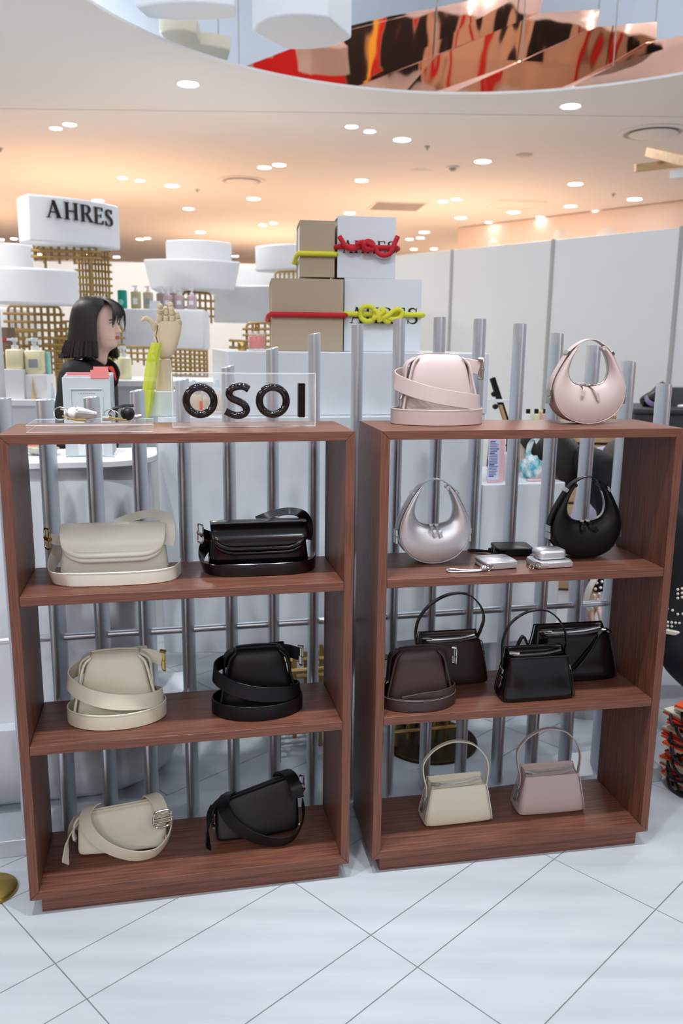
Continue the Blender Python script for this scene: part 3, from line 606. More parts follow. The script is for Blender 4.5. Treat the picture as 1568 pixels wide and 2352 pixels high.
ORDS = ['first', 'second', 'third', 'fourth', 'fifth', 'sixth', 'seventh', 'eighth', 'ninth', 'tenth', 'eleventh', 'twelfth', 'thirteenth', 'fourteenth', 'fifteenth', 'sixteenth', 'seventeenth', 'eighteenth', 'nineteenth', 'twentieth', 'twenty-first', 'twenty-second', 'twenty-third', 'twenty-fourth']
for k, q in enumerate(far): DLN[q] = 'small downlight deep in the warm ceiling, '+ORDS[k]+' from left among the small ones'
for a in LIGHTS: downlight(*a)
def diffuser(px, py, r, label):
    p = onz(px, py, CZ); hw = r/FPX*(p-CAM).dot(CF)
    t = thing('air_diffuser', label, 'vent', M.Translation(p))
    B().lathe([(hw*.80, -.001), (hw*.84, -.012), (hw, -.006), (hw*1.0, -.001)], p, 40).build('outer_ring', 'ceil', t)
    B().lathe([(.001, -.022), (hw*.62, -.022), (hw*.68, -.014), (hw*.55, -.004), (.001, -.004)], p, 40).build('centre_cone', 'ceil', t)
    B().lathe([(hw*.5, -.001), (hw*.82, -.001), (hw*.82, -.003), (hw*.5, -.003)], p, 40).build('throat', 'grey', t)
diffuser(555, 414, 55, 'round white air diffuser in the ceiling left of the gift boxes')
diffuser(1500, 304, 80, 'large round white air diffuser in the ceiling at right')
for px, py, w_, lab, m in [(912, 474, .62, 'square slatted air grille in the ceiling above the gift boxes', 'grey'), (1184, 470, .55, 'square flush access hatch in the ceiling above the partition', 'ceil')]:
    p = onz(px, py, CZ); t = thing('ceiling_grille', lab, 'vent', M.Translation(p)); T = M.Translation(p) @ M.Rotation(.12, 4, 'Z')
    b = B(T); h = w_/2
    for s in (-1, 1): b.box((-h, s*h-.015, -.006), (h, s*h+.015, -.001)); b.box((s*h-.015, -h+.015, -.006), (s*h+.015, h-.015, -.001))
    b.build('frame', 'ceil', t)
    for k in range(8 if m == 'grey' else 1):
        if m == 'grey': B(T).box((-h+.02, -h+.03+k*w_/8, -.005), (h-.02, -h+.03+k*w_/8+w_/16, -.001)).build('slat', 'grey', t)
        else: B(T).box((-h+.02, -h+.02, -.003), (h-.02, h-.02, -.001)).build('hatch', 'ceil', t)
for px, py, r, lab in [(1204, 355, .075, 'flat round ceiling speaker right of a downlight'), (967, 392, .10, 'faint round ceiling plate left of the smoke detector')]:
    p = onz(px, py, CZ); tag(B().lathe([(.001, -.006), (r*.9, -.006), (r, -.001), (.001, -.001)], p, 28).build('ceiling_speaker', 'ceil' if px == 967 else mat('speaker_grille', (205, 196, 184), .8)), lab, 'speaker')
p = onz(1040, 383, CZ); t = thing('smoke_detector', 'small white smoke detector on the ceiling', 'detector', M.Translation(p))
B().lathe([(.001, -.012), (.06, -.012), (.065, -.001), (.001, -.001)], p, 20).build('base', 'white', t); B().lathe([(.001, -.04), (.02, -.036), (.035, -.02), (.035, -.012), (.001, -.012)], p, 16).build('sensor', 'grey', t)
for px, py, lab in [(981, 336, 'tiny sprinkler head right of the bright downlight above the boxes'), (453, 435, 'tiny sprinkler head right of the single downlight near the shop sign'), (1, 340, 'tiny sprinkler head at the left edge of the picture'), (1408, 445, 'tiny sprinkler head below the timber beams')]:
    p = onz(px, py, CZ); tag(B().lathe([(.001, -.03), (.008, -.03), (.01, -.012), (.024, -.004), (.024, -.001), (.001, -.001)], p, 12).build('sprinkler_head', 'grey'), lab, 'sprinkler', 'ceiling sprinkler heads')

# timber beam frame hanging at upper right
oak = mat('light_oak', (206, 172, 128), .5, noise=((2, 30, 30), (180, 142, 98), .3, .7))
tb = thing('beam_lattice', 'pale timber beams crossing below the ceiling at upper right', 'fixture', ony(1530, 375, 5.6))
def beam(a, b_, ya, yb, w_, h_, m, n):
    p, q = ony(a[0], a[1], ya), ony(b_[0], b_[1], yb); d = (q-p); s = Z.cross(d).normalized(); u = d.cross(s).normalized()
    return B().obox((p+q)/2, d/2, s*w_/2, u*h_/2).build(n, m, tb, bevel=.002)
beam((1458, 386), (1640, 366), 5.6, 5.6, .05, .045, oak, 'beam'); beam((1492, 349), (1640, 385), 5.75, 5.0, .06, .055, oak, 'beam'); beam((1538, 402), (1640, 392), 5.5, 5.4, .04, .045, 'white', 'beam')
for px in (1600, 1630):
    p = ony(px, 372, 5.6); B().cyl(p, V((p.x, p.y, CZ)), .006, n=8).build('hanger', 'grey', tb)

# copper mirror panels hanging in the opening
cop = mat('copper_mirror', (232, 176, 150), .03, 1)
nt = cop.node_tree; tc = nt.nodes.new('ShaderNodeTexCoord'); mp = nt.nodes.new('ShaderNodeMapping'); mp.inputs['Scale'].default_value = (2.6, 1, 1.2)
nz = nt.nodes.new('ShaderNodeTexNoise'); nz.inputs['Scale'].default_value = 1.0; nz.inputs['Detail'].default_value = 1.5; nz.inputs['Distortion'].default_value = .1
bp = nt.nodes.new('ShaderNodeBump'); bp.inputs['Strength'].default_value = .13; bp.inputs['Distance'].default_value = .10
nt.links.new(tc.outputs['Object'], mp.inputs[0]); nt.links.new(mp.outputs[0], nz.inputs[0]); nt.links.new(nz.outputs['Fac'], bp.inputs['Height']); nt.links.new(bp.outputs[0], nt.nodes['Principled BSDF'].inputs['Normal'])
def mirror(label, pts, Y0, m=cop):
    """pts: outline in the picture, at distance Y0 for its foot, leaning forward at the top"""
    P = []
    for px, py in pts:
        p = ony(px, py, Y0); p = ony(px, py, Y0-.22*(p.z-3.0)); p.z = max(p.z, 3.03); P.append(p)
    t = thing('mirror_panel', label, 'mirror', sum(P, V())/len(P), 'copper mirror panels in the ceiling opening')
    B().prism(P, (0, .03, .005)).build('panel', m, t, sm=0)
    top = max(P, key=lambda p: p.z)
    for q in (P[1], top): B().cyl(q+V((0, .02, -.002)), V((q.x, q.y+.02, 4.005)), .004, n=6).build('cord', 'grey', t)
mirror('copper mirror panel, rearmost and longest, its tip at far left', [(540, 205), (548, 158), (672, 110), (740, 84), (800, 60), (900, 36), (1000, 18), (1110, -6), (1250, -40), (1240, 32), (1000, 130), (800, 206), (700, 250)], 6.50)
mirror('copper mirror panel, second layer below the longest one', [(800, 206), (1000, 130), (1240, 29), (1377, 22), (1370, 66), (1200, 140), (1040, 212), (900, 260)], 6.38)
mirror('copper mirror panel, third layer with a squared right end', [(1040, 212), (1200, 140), (1370, 62), (1508, 50), (1507, 96), (1410, 150), (1320, 196), (1200, 250)], 6.26)
mirror('copper mirror panel, front layer cut by the right edge of the picture', [(1320, 196), (1410, 150), (1507, 92), (1660, 68), (1660, 250), (1400, 250)], 6.14)

# white shades hanging in the opening
def shade(name, label, pl, pr, Y0, Y1, hgt_px, m='white', bulge=.12, depth=.45, group=None, hang=False, taper=0, cat='display'):
    """curved white band: pl/pr top corners in the picture, hgt_px heights at left/right"""
    tl, tr = ony(pl[0], pl[1], Y0), ony(pr[0], pr[1], Y1)
    bl, br = ony(pl[0], pl[1]+hgt_px[0], Y0), ony(pr[0], pr[1]+hgt_px[1], Y1)
    d = (tr-tl); d.z = 0; L = d.length; d.normalize(); n = V((d.y, -d.x, 0)); zt0, zt1, zb0, zb1 = tl.z, tr.z, bl.z, br.z
    zt = (zt0+zt1)/2; zb = (zb0+zb1)/2; r = .03
    def plan(z, k):
        out = []; N = 14
        for i in range(N+1):
            f = i/N; out.append(tl.xy.to_3d()+d*(L*(.5+(f-.5)*k))+n*(bulge*(1-(2*f-1)**2))+Z*z)
        for i in range(N+1):
            f = 1-i/N; out.append(tl.xy.to_3d()+d*(L*(.5+(f-.5)*k*.9))-n*(depth+bulge*.6*(1-(2*f-1)**2))+Z*z)
        return out
    t = thing(name, label, cat, ((tl+tr)/2).xy.to_3d()+Z*zb, group)
    B().loft([plan(zb, 1-taper), plan(zt, 1)]).build('band', m, t, bevel=.012, sm=40, seg=3)
    if hang:
        c = ((tl+tr)/2).xy.to_3d()-n*depth*.5
        for s in (-.3, .3): B().cyl(c+d*(L*s)+Z*(zt-.01), c+d*(L*s)+Z*4.0, .004, n=6).build('cord', 'grey', t)
    return t, d, n, zb, zt, tl, L
cream_p = mat('cream_paint', (236, 224, 200), .5)
shade('hanging_shade', 'white hanging shade with bright underside, right of the opening\'s hanging shades', (578, -60), (757, -60), 4.75, 4.55, (130, 105), hang=True, group=None, depth=.30)
shade('hanging_shade', 'white hanging shade at top, left of the largest hanging shade', (306, -70), (540, -60), 4.8, 4.78, (82, 82), hang=True, depth=.15, bulge=.06)
shade('hanging_shade', 'small beige hanging shade below the white ones', (364, 30), (452, 40), 5.2, 5.2, (45, 40), cream_p, hang=True, depth=.2, bulge=.06)
shade('hanging_shade', 'long beige hanging shade, lowest in the opening', (384, 70), (530, 88), 5.5, 5.55, (32, 34), cream_p, hang=True, depth=.2, bulge=.06)

# ---------------------------------------------------------------- lettering
def glyphs(b, word, o, ex, ey, h, dp, mid=False):
    """serif capitals as raised solids; o start, ex/ey unit directions, h letter height, dp depth vector"""
    x0 = 0; ez = V(dp)
    def pt(a, c): return o+ex*((x0+a)*h)+ey*(c*h)
    def poly(ps): b.prism([pt(*p) for p in ps], ez)
    def rect(a, c, a1, c1): poly([(a, c), (a1, c), (a1, c1), (a, c1)])
    def stroke(pts, ws):
        for i in range(len(pts)-1):
            p, q = V(pts[i]), V(pts[i+1]); d = (q-p).normalized(); n = V((-d.y, d.x)); e = d*.01
            poly([tuple(p-e+n*ws[i]/2), tuple(p-e-n*ws[i]/2), tuple(q+e-n*ws[i+1]/2), tuple(q+e+n*ws[i+1]/2)])
    S = .035
    for ch in word:
        if ch == 'A':
            stroke([(.10, .0), (.42, 1.0)], [.065, .065]); poly([(.34, 1.0), (.50, 1.0), (.84, 0), (.64, 0)]); rect(.20, .30, .66, .36)
            rect(-.02, 0, .24, S); rect(.54, 0, .94, S); x0 += .98
        elif ch == 'H':
            rect(.09, 0, .25, 1); rect(.65, 0, .81, 1); rect(.25, .48, .65, .54)
            for a in (0, .56): rect(a, 0, a+.34, S); rect(a, 1-S, a+.34, 1)
            x0 += .98
        elif ch == 'R':
            rect(.09, 0, .25, 1); rect(0, 0, .34, S); rect(0, 1-S, .3, 1)
            stroke([(.25, .975), (.42, .975), (.56, .93), (.63, .84), (.64, .74), (.60, .62), (.50, .53), (.38, .50), (.25, .50)], [.05, .05, .09, .14, .15, .14, .09, .05, .05])
            poly([(.34, .50), (.50, .52), (.86, 0), (.66, 0)]); rect(.64, 0, .92, S); x0 += .92
        elif ch == 'E':
            rect(.09, 0, .25, 1); rect(0, 0, .3, S); rect(0, 1-S, .3, 1); rect(.25, 1-.055, .68, 1); rect(.25, .48, .55, .535); rect(.25, 0, .70, .055)
            poly([(.63, .78), (.68, .78), (.68, 1), (.58, .96)]); poly([(.58, 0), (.70, .0), (.73, .24), (.68, .24)]); rect(.52, .40, .56, .62); x0 += .84
        elif ch == 'S':
            stroke([(.58, .78), (.52, .90), (.40, .975), (.26, .965), (.14, .88), (.12, .75), (.20, .63), (.36, .53), (.52, .43), (.62, .31), (.60, .15), (.48, .04), (.32, .02), (.18, .06), (.09, .15), (.05, .26)], [.04, .05, .06, .09, .14, .16, .17, .17, .17, .16, .14, .09, .06, .05, .05, .04])
            rect(.575, .74, .615, 1.0); rect(.02, 0, .06, .28); x0 += .74
    return x0*h
ink = mat('black_lettering', (16, 16, 18), .45)

# sign and curved display bands at the far counter
brass = 'brass'
def lattice(label, pl, pr, Y0, hpx, nc, nr, r=.0055, arch=True, drop=None, name='lattice_rack', Y1=None, legs=True):
    """gold rod lattice: pl/pr top corners, hpx height in px"""
    Y1 = Y1 or Y0
    a, c = ony(pl[0], pl[1], Y0), ony(pr[0], pr[1], Y1); e = ony(pl[0], pl[1]+hpx, Y0); h = a.z-e.z
    d = c-a; L = d.length; d.normalize(); n = V((d.y, -d.x, 0))
    t = thing(name, label, 'rack', (a+c)/2-Z*h)
    s = L/(nc-1); k = min(.03, s*.7)
    for i in range(nc):
        p = a+d*(s*i); q = p-Z*(h+(r*2.5 if i % 2 else 0))
        if arch and i in (0, nc-1):
            sg = 1 if i == 0 else -1
            B().tube([q, p-Z*k]+[p-Z*k*(1-sin(x))+d*sg*k*(1-cos(x)) for x in (.4, .8, 1.2, pi/2)]+[p+d*sg*(L*.5+ .004)], r, 6).build('rod', brass, t)
        else: B().cyl(p, q, r, n=7).build('rod', brass, t)
    for j in range(1 if arch else 0, nr):
        z = -h*j/(nr-.5)
        B().cyl(a+d*(-.022)+Z*z+n*r*1.6, c+d*.022+Z*z+n*r*1.6, r, n=7).build('rod', brass, t)
    if legs:
        for q in (a+d*s, c-d*s): B().cyl(q-n*r*2-Z*h*.5, V((q.x, q.y, 0))-n*r*2, r, n=7).build('leg', brass, t)
    return t
t, d_, n_, zb, zt, tl, L = shade('shop_sign', 'white curved AHRES shop sign above the gold lattice at left', (60, 446), (274, 472), 4.3, 4.68, (108, 103), bulge=.06, depth=.16, cat='sign')
fcur = lambda f: tl.xy.to_3d()+d_*(L*f)+n_*(.06*(1-(2*f-1)**2)+.004)
lb = B(); hh = .082
xs = .155
for ch, wd_ in zip('AHRES', (.98, .98, .92, .84, .74)):
    f = xs/ (L/hh) if False else xs
    o = fcur(f)+Z*(zb+(zt-zb)*.53-.012*(f-.15)); e = (fcur(f+.1)-fcur(f)).normalized(); glyphs(lb, ch, o, e, Z, hh, n_*.008); xs += wd_*hh*1.05/L
lb.build('lettering', ink, t)
shade('display_band', 'white curved display band at left edge, behind the lower broad band', (-30, 552), (76, 566), 5.0, 5.1, (100, 90), bulge=.05)
shade('display_band', 'broad white curved display band at left, under the AHRES sign', (-40, 612), (180, 621), 4.2, 4.4, (82, 84), bulge=.07, depth=.12)
shade('display_band', 'white tapered display band hanging above the pink bottles', (328, 592), (553, 604), 5.2, 5.3, (70, 68), bulge=.10, taper=.14)
shade('display_band', 'white rounded display band on top of the tapered one', (380, 549), (532, 560), 5.5, 5.6, (54, 50), bulge=.10)
shade('display_band', 'white display band left of the kraft boxes, lowest of its group', (488, 662), (660, 650), 5.95, 5.75, (80, 90), bulge=.05, depth=.2)
shade('display_band', 'white display band left of the upper kraft box', (585, 568), (700, 556), 5.7, 5.5, (58, 62), bulge=.05)
shade('display_band', 'grey-white display band filling between the bands left of the boxes', (540, 614), (720, 610), 6.2, 6.2, (60, 60), bulge=.04)
shade('display_band', 'white display band under the row of pump bottles', (246, 708), (469, 711), 4.75, 4.75, (96, 92), bulge=.01, depth=.35)
shade('display_band', 'white display band at left edge beside the lattice with clear fields', (-40, 706), (26, 706), 4.6, 4.6, (95, 92), bulge=.02)
lattice('gold rod lattice hanging in a row below the AHRES sign', (82, 562), (222, 566), 4.55, 34, 9, 3, .0075)
lattice('tall gold rod lattice column behind the woman\'s head', (180, 572), (247, 576), 4.75, 200, 10, 13, .0065, arch=False)
lattice('rounded gold rod lattice left of the woman', (18, 702), (139, 705), 4.5, 100, 9, 6, .0075)
lattice('low gold rod lattice crossing behind the yellow bottles', (28, 762), (78, 762), 4.35, 60, 5, 4, .006, arch=False)
lattice('gold rod lattice directly behind the woman\'s shoulder', (112, 776), (170, 778), 4.4, 80, 6, 6, .0065, arch=False)
lattice('rounded gold rod lattice beside the woman\'s neck', (138, 738), (215, 738), 4.6, 110, 7, 7, .006)
lattice('gold rod lattice in front of the woman\'s face', (232, 740), (278, 742), 4.6, 110, 5, 7, .006)
lattice('low gold rod lattice between woman and wooden hand', (258, 795), (372, 798), 4.5, 36, 9, 3, .006)
lattice('gold rod lattice under the band behind the wooden hand', (392, 802), (468, 806), 4.6, 64, 8, 7, .0065, arch=False)
lattice('rounded gold rod lattice right of the pink bottles', (420, 670), (484, 674), 5.3, 62, 6, 4, .0075)
lattice('rounded gold rod lattice behind the red perfume', (566, 742), (622, 742), 4.8, 62, 5, 5, .0075)
lattice('small gold rod lattice left of the upper kraft box', (632, 624), (684, 622), 5.4, 34, 6, 2, .008)
lattice('short gold rods left of the gold cap', (535, 782), (575, 784), 4.9, 24, 4, 2, .0075, arch=False)

# lilac-pink end wall above the partition, with round lamps
wa, wb = ony(1050, 535, 12.4), ony(1700, 462, 9.4)
dw = (wb-wa); dw.z = 0; Lw = dw.length; dw.normalize(); nw = V((dw.y, -dw.x, 0)); sw = struct(B().obox(wa.xy.to_3d()+dw*Lw/2+Z*1.5-nw*.1, dw*Lw/2, nw*.08, Z*1.49).build('wall_side', mat('pale_pink_wall', (240, 222, 212), .4)))
for f, z, r in [(.03, 2.62, .07), (.16, 2.70, .10), (.43, 2.74, .10), (.60, 2.62, .17), (.80, 2.62, .09)]:
    c = wa.xy.to_3d()+dw*(Lw*f)+Z*z-nw*.02; B().lathe([(.001, .05), (r*.6, .04), (r, .0), (r*1.15, -.005), (r*1.15, -.02), (.001, -.02)], c, 28, ax=nw).build('round_relief', 'white', sw)
# ---------------------------------------------------------------- white counters behind the fence
def fpl(px, py, off):
    o = F0+fn*off; d = ray(px, py); return CAM + d*(fn.dot(o-CAM)/fn.dot(d))
def uof(p): return (p-F0).dot(fd)
def P2(u, off, z): return F0.xy.to_3d()+fd*u+fn*off+Z*z
def plan_round(u0, u1, o0, o1, z, r, inset=0, bulge=0, N=10):
    """plan outline with rounded front corners, front at o0"""
    out = []; u0 += inset; u1 -= inset; o0 += inset; r = max(r-inset*.5, .01)
    for a in range(N+1):
        t = pi+pi/2*a/N; out.append((u0+r+r*cos(t), o0+r+r*sin(t)))
    for k in range(1, 8): f = k/8; out.append((u0+r+(u1-u0-2*r)*f, o0-bulge*(1-(2*f-1)**2)))
    for a in range(N+1):
        t = 1.5*pi+pi/2*a/N; out.append((u1-r+r*cos(t), o0+r+r*sin(t)))
    out += [(u1, o1), (u0, o1)]
    return [P2(u, o, z) for u, o in out]
ZA = fpl(100, 1062, .16).z
uA1 = uof(fpl(362, 1050, .26))
tA = thing('display_counter', 'white round-ended display counter behind the left end of the fence', 'counter', P2(-.4, .6, 0))
B().loft([plan_round(-1.3, uA1, .16, .46, ZA-.020, .16), plan_round(-1.3, uA1, .16, .46, ZA, .16)]).build('counter_top', 'white', tA, bevel=.003)
B().loft([plan_round(-1.28, uA1-.02, .18, .44, .29, .15), plan_round(-1.28, uA1-.02, .18, .44, ZA-.0205, .15)]).build('counter_body', 'whiteg', tA)
uC = uof(fpl(430, 1700, .36))
B().loft([plan_round(-1.25, uC, .125, .47, z, .26, i) for z, i in ((0, .11), (.015, .08), (.05, .045), (.11, .018), (.19, .004), (.2895, 0))]).build('pedestal', 'whiteg', tA, sm=50)
OB = .48
zB0 = fpl(470, 1503, OB-.03).z; zB1 = fpl(440, 957, OB).z; zB2 = fpl(830, 809, OB).z
uB0, uB1 = uA1+.004, uof(fpl(1116, 1020, OB)); uT = uof(fpl(521, 815, OB))
tB = thing('display_plinth', 'large white stepped display plinth carrying the gift boxes', 'counter', P2(.5, .8, 0))
B().loft([plan_round(uB0, uB1, OB, 1.15, zB0, .03, 0, .05), plan_round(uB0, uB1, OB, 1.15, zB1, .03, 0, .05)]).build('lower_body', 'whiteg', tB, bevel=.003)
uLw = uof(fpl(810, 1500, OB)); zLw = fpl(1000, 1640, OB+.02).z
B().loft([plan_round(uLw, uB1-.01, OB+.02, 1.1, zLw, .03), plan_round(uLw, uB1-.01, OB+.02, 1.1, zB0-.0006, .03)]).build('base_body', 'whiteg', tB, bevel=.003)
B().loft([plan_round(uT, uB1, OB+.0, 1.1, zB1+.0005, .012), plan_round(uT, uB1, OB+.0, 1.1, zB2, .012)]).build('upper_body', 'whiteg', tB, bevel=.003)
# gold rod frame carrying the plinth, on a dark brass plate
pl_ = mat('dark_bronze', (70, 58, 40), .35, .9)
for c_, r_ in ((uB0+.78, .17),):
    c = P2(c_, .78, 0); B().lathe([(.001, .012), (r_*.98, .012), (r_, .009), (r_, 0), (.001, 0)], c, 40).build('base_plate', pl_, tB)
def rodset(u0, u1, off, z0, z1, nc, nr, sub=0):
    for i in range(nc):
        u = u0+(u1-u0)*i/(nc-1); lo = z0+(.05 if i % 2 else 0); B().cyl(P2(u, off, lo), P2(u, off, z1), .008, n=8).build('rod', 'brass', tB)
    for j in range(nr):
        z = z0+.07+(z1-z0-.09)*j/max(1, nr-1); B().cyl(P2(u0-.02, off-.012, z), P2(u1+.02, off-.012, z), .008, n=8).build('rod', 'brass', tB)
rodset(uB1-.62, uB1-.22, .66, .05, zLw-.0008, 8, 2); rodset(uB1-.60, uB1-.24, .90, .0125, zLw-.0008, 6, 2)
rodset(uB0+.58, uB0+.90, .66, .10, zB0-.0005, 5, 3); rodset(uB0+.60, uB0+.88, .95, .0125, zB0-.0005, 4, 3)
# low gold rod racks standing just in front of the plinth
def low_rack(label, px0, px1, off, z1, nc, zs, plate=None):
    ua, ub_ = uof(fpl(px0, 1700, off)), uof(fpl(px1, 1700, off)); t = thing('lattice_rack', label, 'rack', P2((ua+ub_)/2, off, 0))
    if plate:
        c = P2((ua+ub_)/2+plate[1], off+.03, 0); B().lathe([(.001, .012), (plate[0]*.98, .012), (plate[0], .009), (plate[0], 0), (.001, 0)], c, 40).build('base_plate', pl_, t)
    for i in range(nc):
        u = ua+(ub_-ua)*i/(nc-1); lo = .0125 if i % 2 == 0 else .035
        for o in (0, .09): B().cyl(P2(u, off+o, lo if plate else (.0 if i in (0, nc-1) else lo+.05)), P2(u, off+o, z1+(.02 if i % 2 else 0)), .0075, n=8).build('rod', 'brass', t)
    for z in zs:
        for o in (0, .09): B().cyl(P2(ua-.02, off+o-.011, z), P2(ub_+.02, off+o-.011, z), .0075, n=8).build('rod', 'brass', t)
low_rack('low gold rod rack on dark round plate, seen through the bottom bay of right unit', 908, 1050, .33, .17, 6, (.07, .145), (.17, .02))
low_rack('gold rod rack under the plinth, seen behind the black belt bag', 640, 748, .32, .355, 4, (.11, .20, .27, .33))
# lower table to the right
zE = fpl(1200, 1111, OB+.02).z; uE0, uE1 = uB1+.004, uof(fpl(1300, 1111, OB+.02))
tE = thing('display_counter', 'low white counter right of the plinth, carrying the plastic bag', 'counter', P2((uE0+uE1)/2, .7, 0))
B().loft([plan_round(uE0, uE1, OB+.02, .92, z, .008) for z in (.30, zE)]).build('counter_body', 'whiteg', tE, bevel=.003)
B().loft([plan_round(uE0+.10, uE1-.03, OB+.12, .9, z, .008) for z in (0, .2995)]).build('pedestal', 'whiteg', tE)

# second white counter further back at left
def fbox(name, label, cat, px0, px1, pyt, pyb, Y, depth, m, group=None, rot=0, bev=.003, par=None):
    a, c = ony(px0, pyb, Y), ony(px1, pyb, Y); z1 = ony((px0+px1)/2, pyt, Y).z; z0 = (a.z+c.z)/2
    d = V((cos(rot), sin(rot), 0)); n = V((-sin(rot), cos(rot), 0)); ctr = (a+c)/2; ctr.z = (z0+z1)/2
    b = B().obox(ctr+n*depth/2, d*((c.x-a.x)/2), n*depth/2, Z*((z1-z0)/2))
    o = b.build(name, m, par, bevel=bev)
    return tag(o, label, cat, group) if par is None else o
zf = ony(60, 918, 3.78).z
tF = thing('back_counter', 'white back counter behind the woman carrying the yellow bottles', 'counter', (-1.7, 4.0, 0))
B().box((-3.2, 3.78, zf-.03), (-1.12, 4.3, zf)).build('counter_top', 'white', tF, bevel=.004)
B().box((-3.18, 3.81, 0), (-1.14, 4.27, zf-.031)).build('counter_body', 'white', tF)
zf2 = ony(450, 872, 3.9).z
tF2 = thing('back_counter', 'white back counter behind the wooden hand', 'counter', (-.4, 4.0, 0))
B().box((-1.08, 3.82, 0), (.30, 4.12, zf2-.03)).build('counter_body', 'white', tF2); B().box((-1.10, 3.76, zf2-.029), (.32, 4.14, zf2)).build('counter_top', 'white', tF2, bevel=.004)
tw = fbox('white_column', 'tall white column cut by the left edge of the picture', 'column', -110, -30, 640, 1000, 3.0, .2, 'white')
tw.data.transform(M.Identity(4))

# ---------------------------------------------------------------- gift boxes with rope on the plinth
kraft = mat('kraft_board', (182, 165, 142), .75, bump=.15, bscale=900); kraftd = mat('kraft_edge', (186, 170, 146), .7); boxw = mat('box_white', (222, 228, 236), .55)
rr = mat('red_rope', (196, 32, 40), .7, bump=.5, bscale=1200); ry = mat('yellow_rope', (226, 224, 62), .7, bump=.5, bscale=1200)
OX = OB+.10
gd = V((cos(.11), sin(.11), 0)); gn = V((-sin(.11), cos(.11), 0))
def gift_box(label, quad, m, mside, depth, rope=None, band_z=None, off=OX, letters=None, knot=None, zbase=None):
    """quad: front face left, right, top, bottom in the picture"""
    x0, x1, y0, y1 = quad
    O = fpl((x0+x1)/2, y1, off); O.z = 0
    def hit(px, py): d = ray(px, py); return CAM + d*(gn.dot(O-CAM)/gn.dot(d))
    a, c = hit(x0, y1), hit(x1, y1); z1 = hit((x0+x1)/2, y0).z; z0 = zbase if zbase is not None else (a.z+c.z)/2
    u0, u1 = (a-O).dot(gd), (c-O).dot(gd)
    def G(u, o, z): return O+gd*u+gn*o+Z*z
    t = thing('gift_box', label, 'box', G((u0+u1)/2, depth/2, z0))
    th = .006; zc = (z0+z1)/2; hz = (z1-z0)/2; uc = (u0+u1)/2; hu = (u1-u0)/2
    # book-style box: front board, back board, inner tray
    B().obox(G(uc, th/2, zc), gd*hu, gn*th/2, Z*hz).build('front_board', m, t, bevel=.001)
    B().obox(G(uc, depth-th/2, zc), gd*hu, gn*th/2, Z*hz).build('back_board', m, t, bevel=.001)
    B().obox(G(uc, depth/2, zc), gd*(hu-.004), gn*(depth/2-th), Z*(hz-.004)).build('tray', mside, t)
    B().obox(G(uc, depth/2, z1-.002), gd*hu, gn*(depth/2-th-.0005), Z*.002).build('top_board', m, t)
    if letters:
        lb = B(); wdt = u1-u0; glyphs(lb, 'AHRES', G(u0+wdt*letters[0], -.0002, z0+(z1-z0)*letters[1]), gd, Z, wdt*letters[2], gn*(-.0012)); lb.build('lettering', ink, t)
    if rope:
        z = z0+(z1-z0)*band_z; r = .0088
        loop = [G(u0-.004, -r, z), G(u1+.004, -r, z), G(u1+r, r, z), G(u1+r, depth-r, z-.004), G(u1-.01, depth+r, z-.006), G(u0+.01, depth+r, z-.012), G(u0-r, depth-r, z-.012), G(u0-r, r, z-.004)]
        ro = B().tube(loop, r, 10, closed=True).build('rope', rope, t)
        if knot:
            w_ = u1-u0; mp_ = lambda q: G(u0+w_*q[0], -r-.013*((q[2] if len(q) > 2 else 1)-.3), z+w_*q[1])
            for pts, cl in knot: B().tube(cr([mp_(q) for q in pts], 6, cl), r*.95, 10, closed=cl).build('knot', rope, ro)
    return t, z1
zt = zB2+.0006
g1, z1a = gift_box('large kraft brown gift box tied with red rope', (624, 787, 640, 806), kraft, kraftd, .30, rr, .505, zbase=zt)
g2, z1b = gift_box('large white AHRES gift box tied with yellow rope', (789, 964, 640, 808), boxw, kraftd, .26, ry, .515, zbase=zt, off=OX, letters=(.075, .392, .20),
    knot=[([(.20, .0, 1.2), (.22, .07, 1.6), (.28, .095, 1.8), (.36, .07, 1.8), (.385, 0, 1.6), (.36, -.07, 1.7), (.28, -.09, 1.6), (.22, -.06, 1.4)], True), ([(.36, .05, 1.8), (.42, .02, 2.2), (.48, -.045, 1.9), (.54, -.09, 1.7), (.58, -.085, 1.5)], False), ([(.36, -.06, 2.0), (.43, -.02, 2.4), (.5, .045, 2), (.45, .06, 1.6)], False), ([(.5, -.03, 1.8), (.6, -.06, 1.8), (.70, -.045, 1.8), (.735, .02, 1.7), (.69, .06, 1.7), (.62, .04, 1.9), (.54, -.02, 2.2), (.46, -.06, 1.9)], False), ([(.40, .03, 2.2), (.43, -.04, 2.4), (.44, -.09, 2.2)], False)])
zt2 = max(z1a, z1b)+.0006
g3, _ = gift_box('small kraft brown gift box tied with yellow rope', (688, 768, 506, 636), kraft, boxw, .20, ry, .41, zbase=zt2, off=OX+.03)
g4, _ = gift_box('small white AHRES gift box tied with red rope', (774, 907, 497, 637), boxw, kraftd, .22, rr, .50, zbase=zt2, off=OX+.01, letters=(.085, .405, .205),
    knot=[([(.02, .155, 1.3), (.06, .09, 1.6), (.12, .0, 1.8), (.22, -.045, 1.6), (.32, -.02, 1.6), (.36, .02, 1.4)], False), ([(.30, .02, 2), (.36, .055, 2), (.46, .065, 2.2), (.56, .03, 2.2), (.60, -.02, 2), (.55, -.05, 2), (.46, -.03, 2.2), (.42, .02, 2.4), (.48, .08, 2.2), (.56, .07, 2), (.60, .02, 2)], False), ([(.40, -.04, 1.9), (.48, -.055, 2), (.55, -.03, 2.4)], False), ([(.62, -.02, 1.7), (.68, -.10, 1.7), (.78, -.135, 1.7), (.88, -.10, 1.7), (.93, .0, 1.7), (.97, .09, 1.5), (1.01, .18, 1.3)], False)])
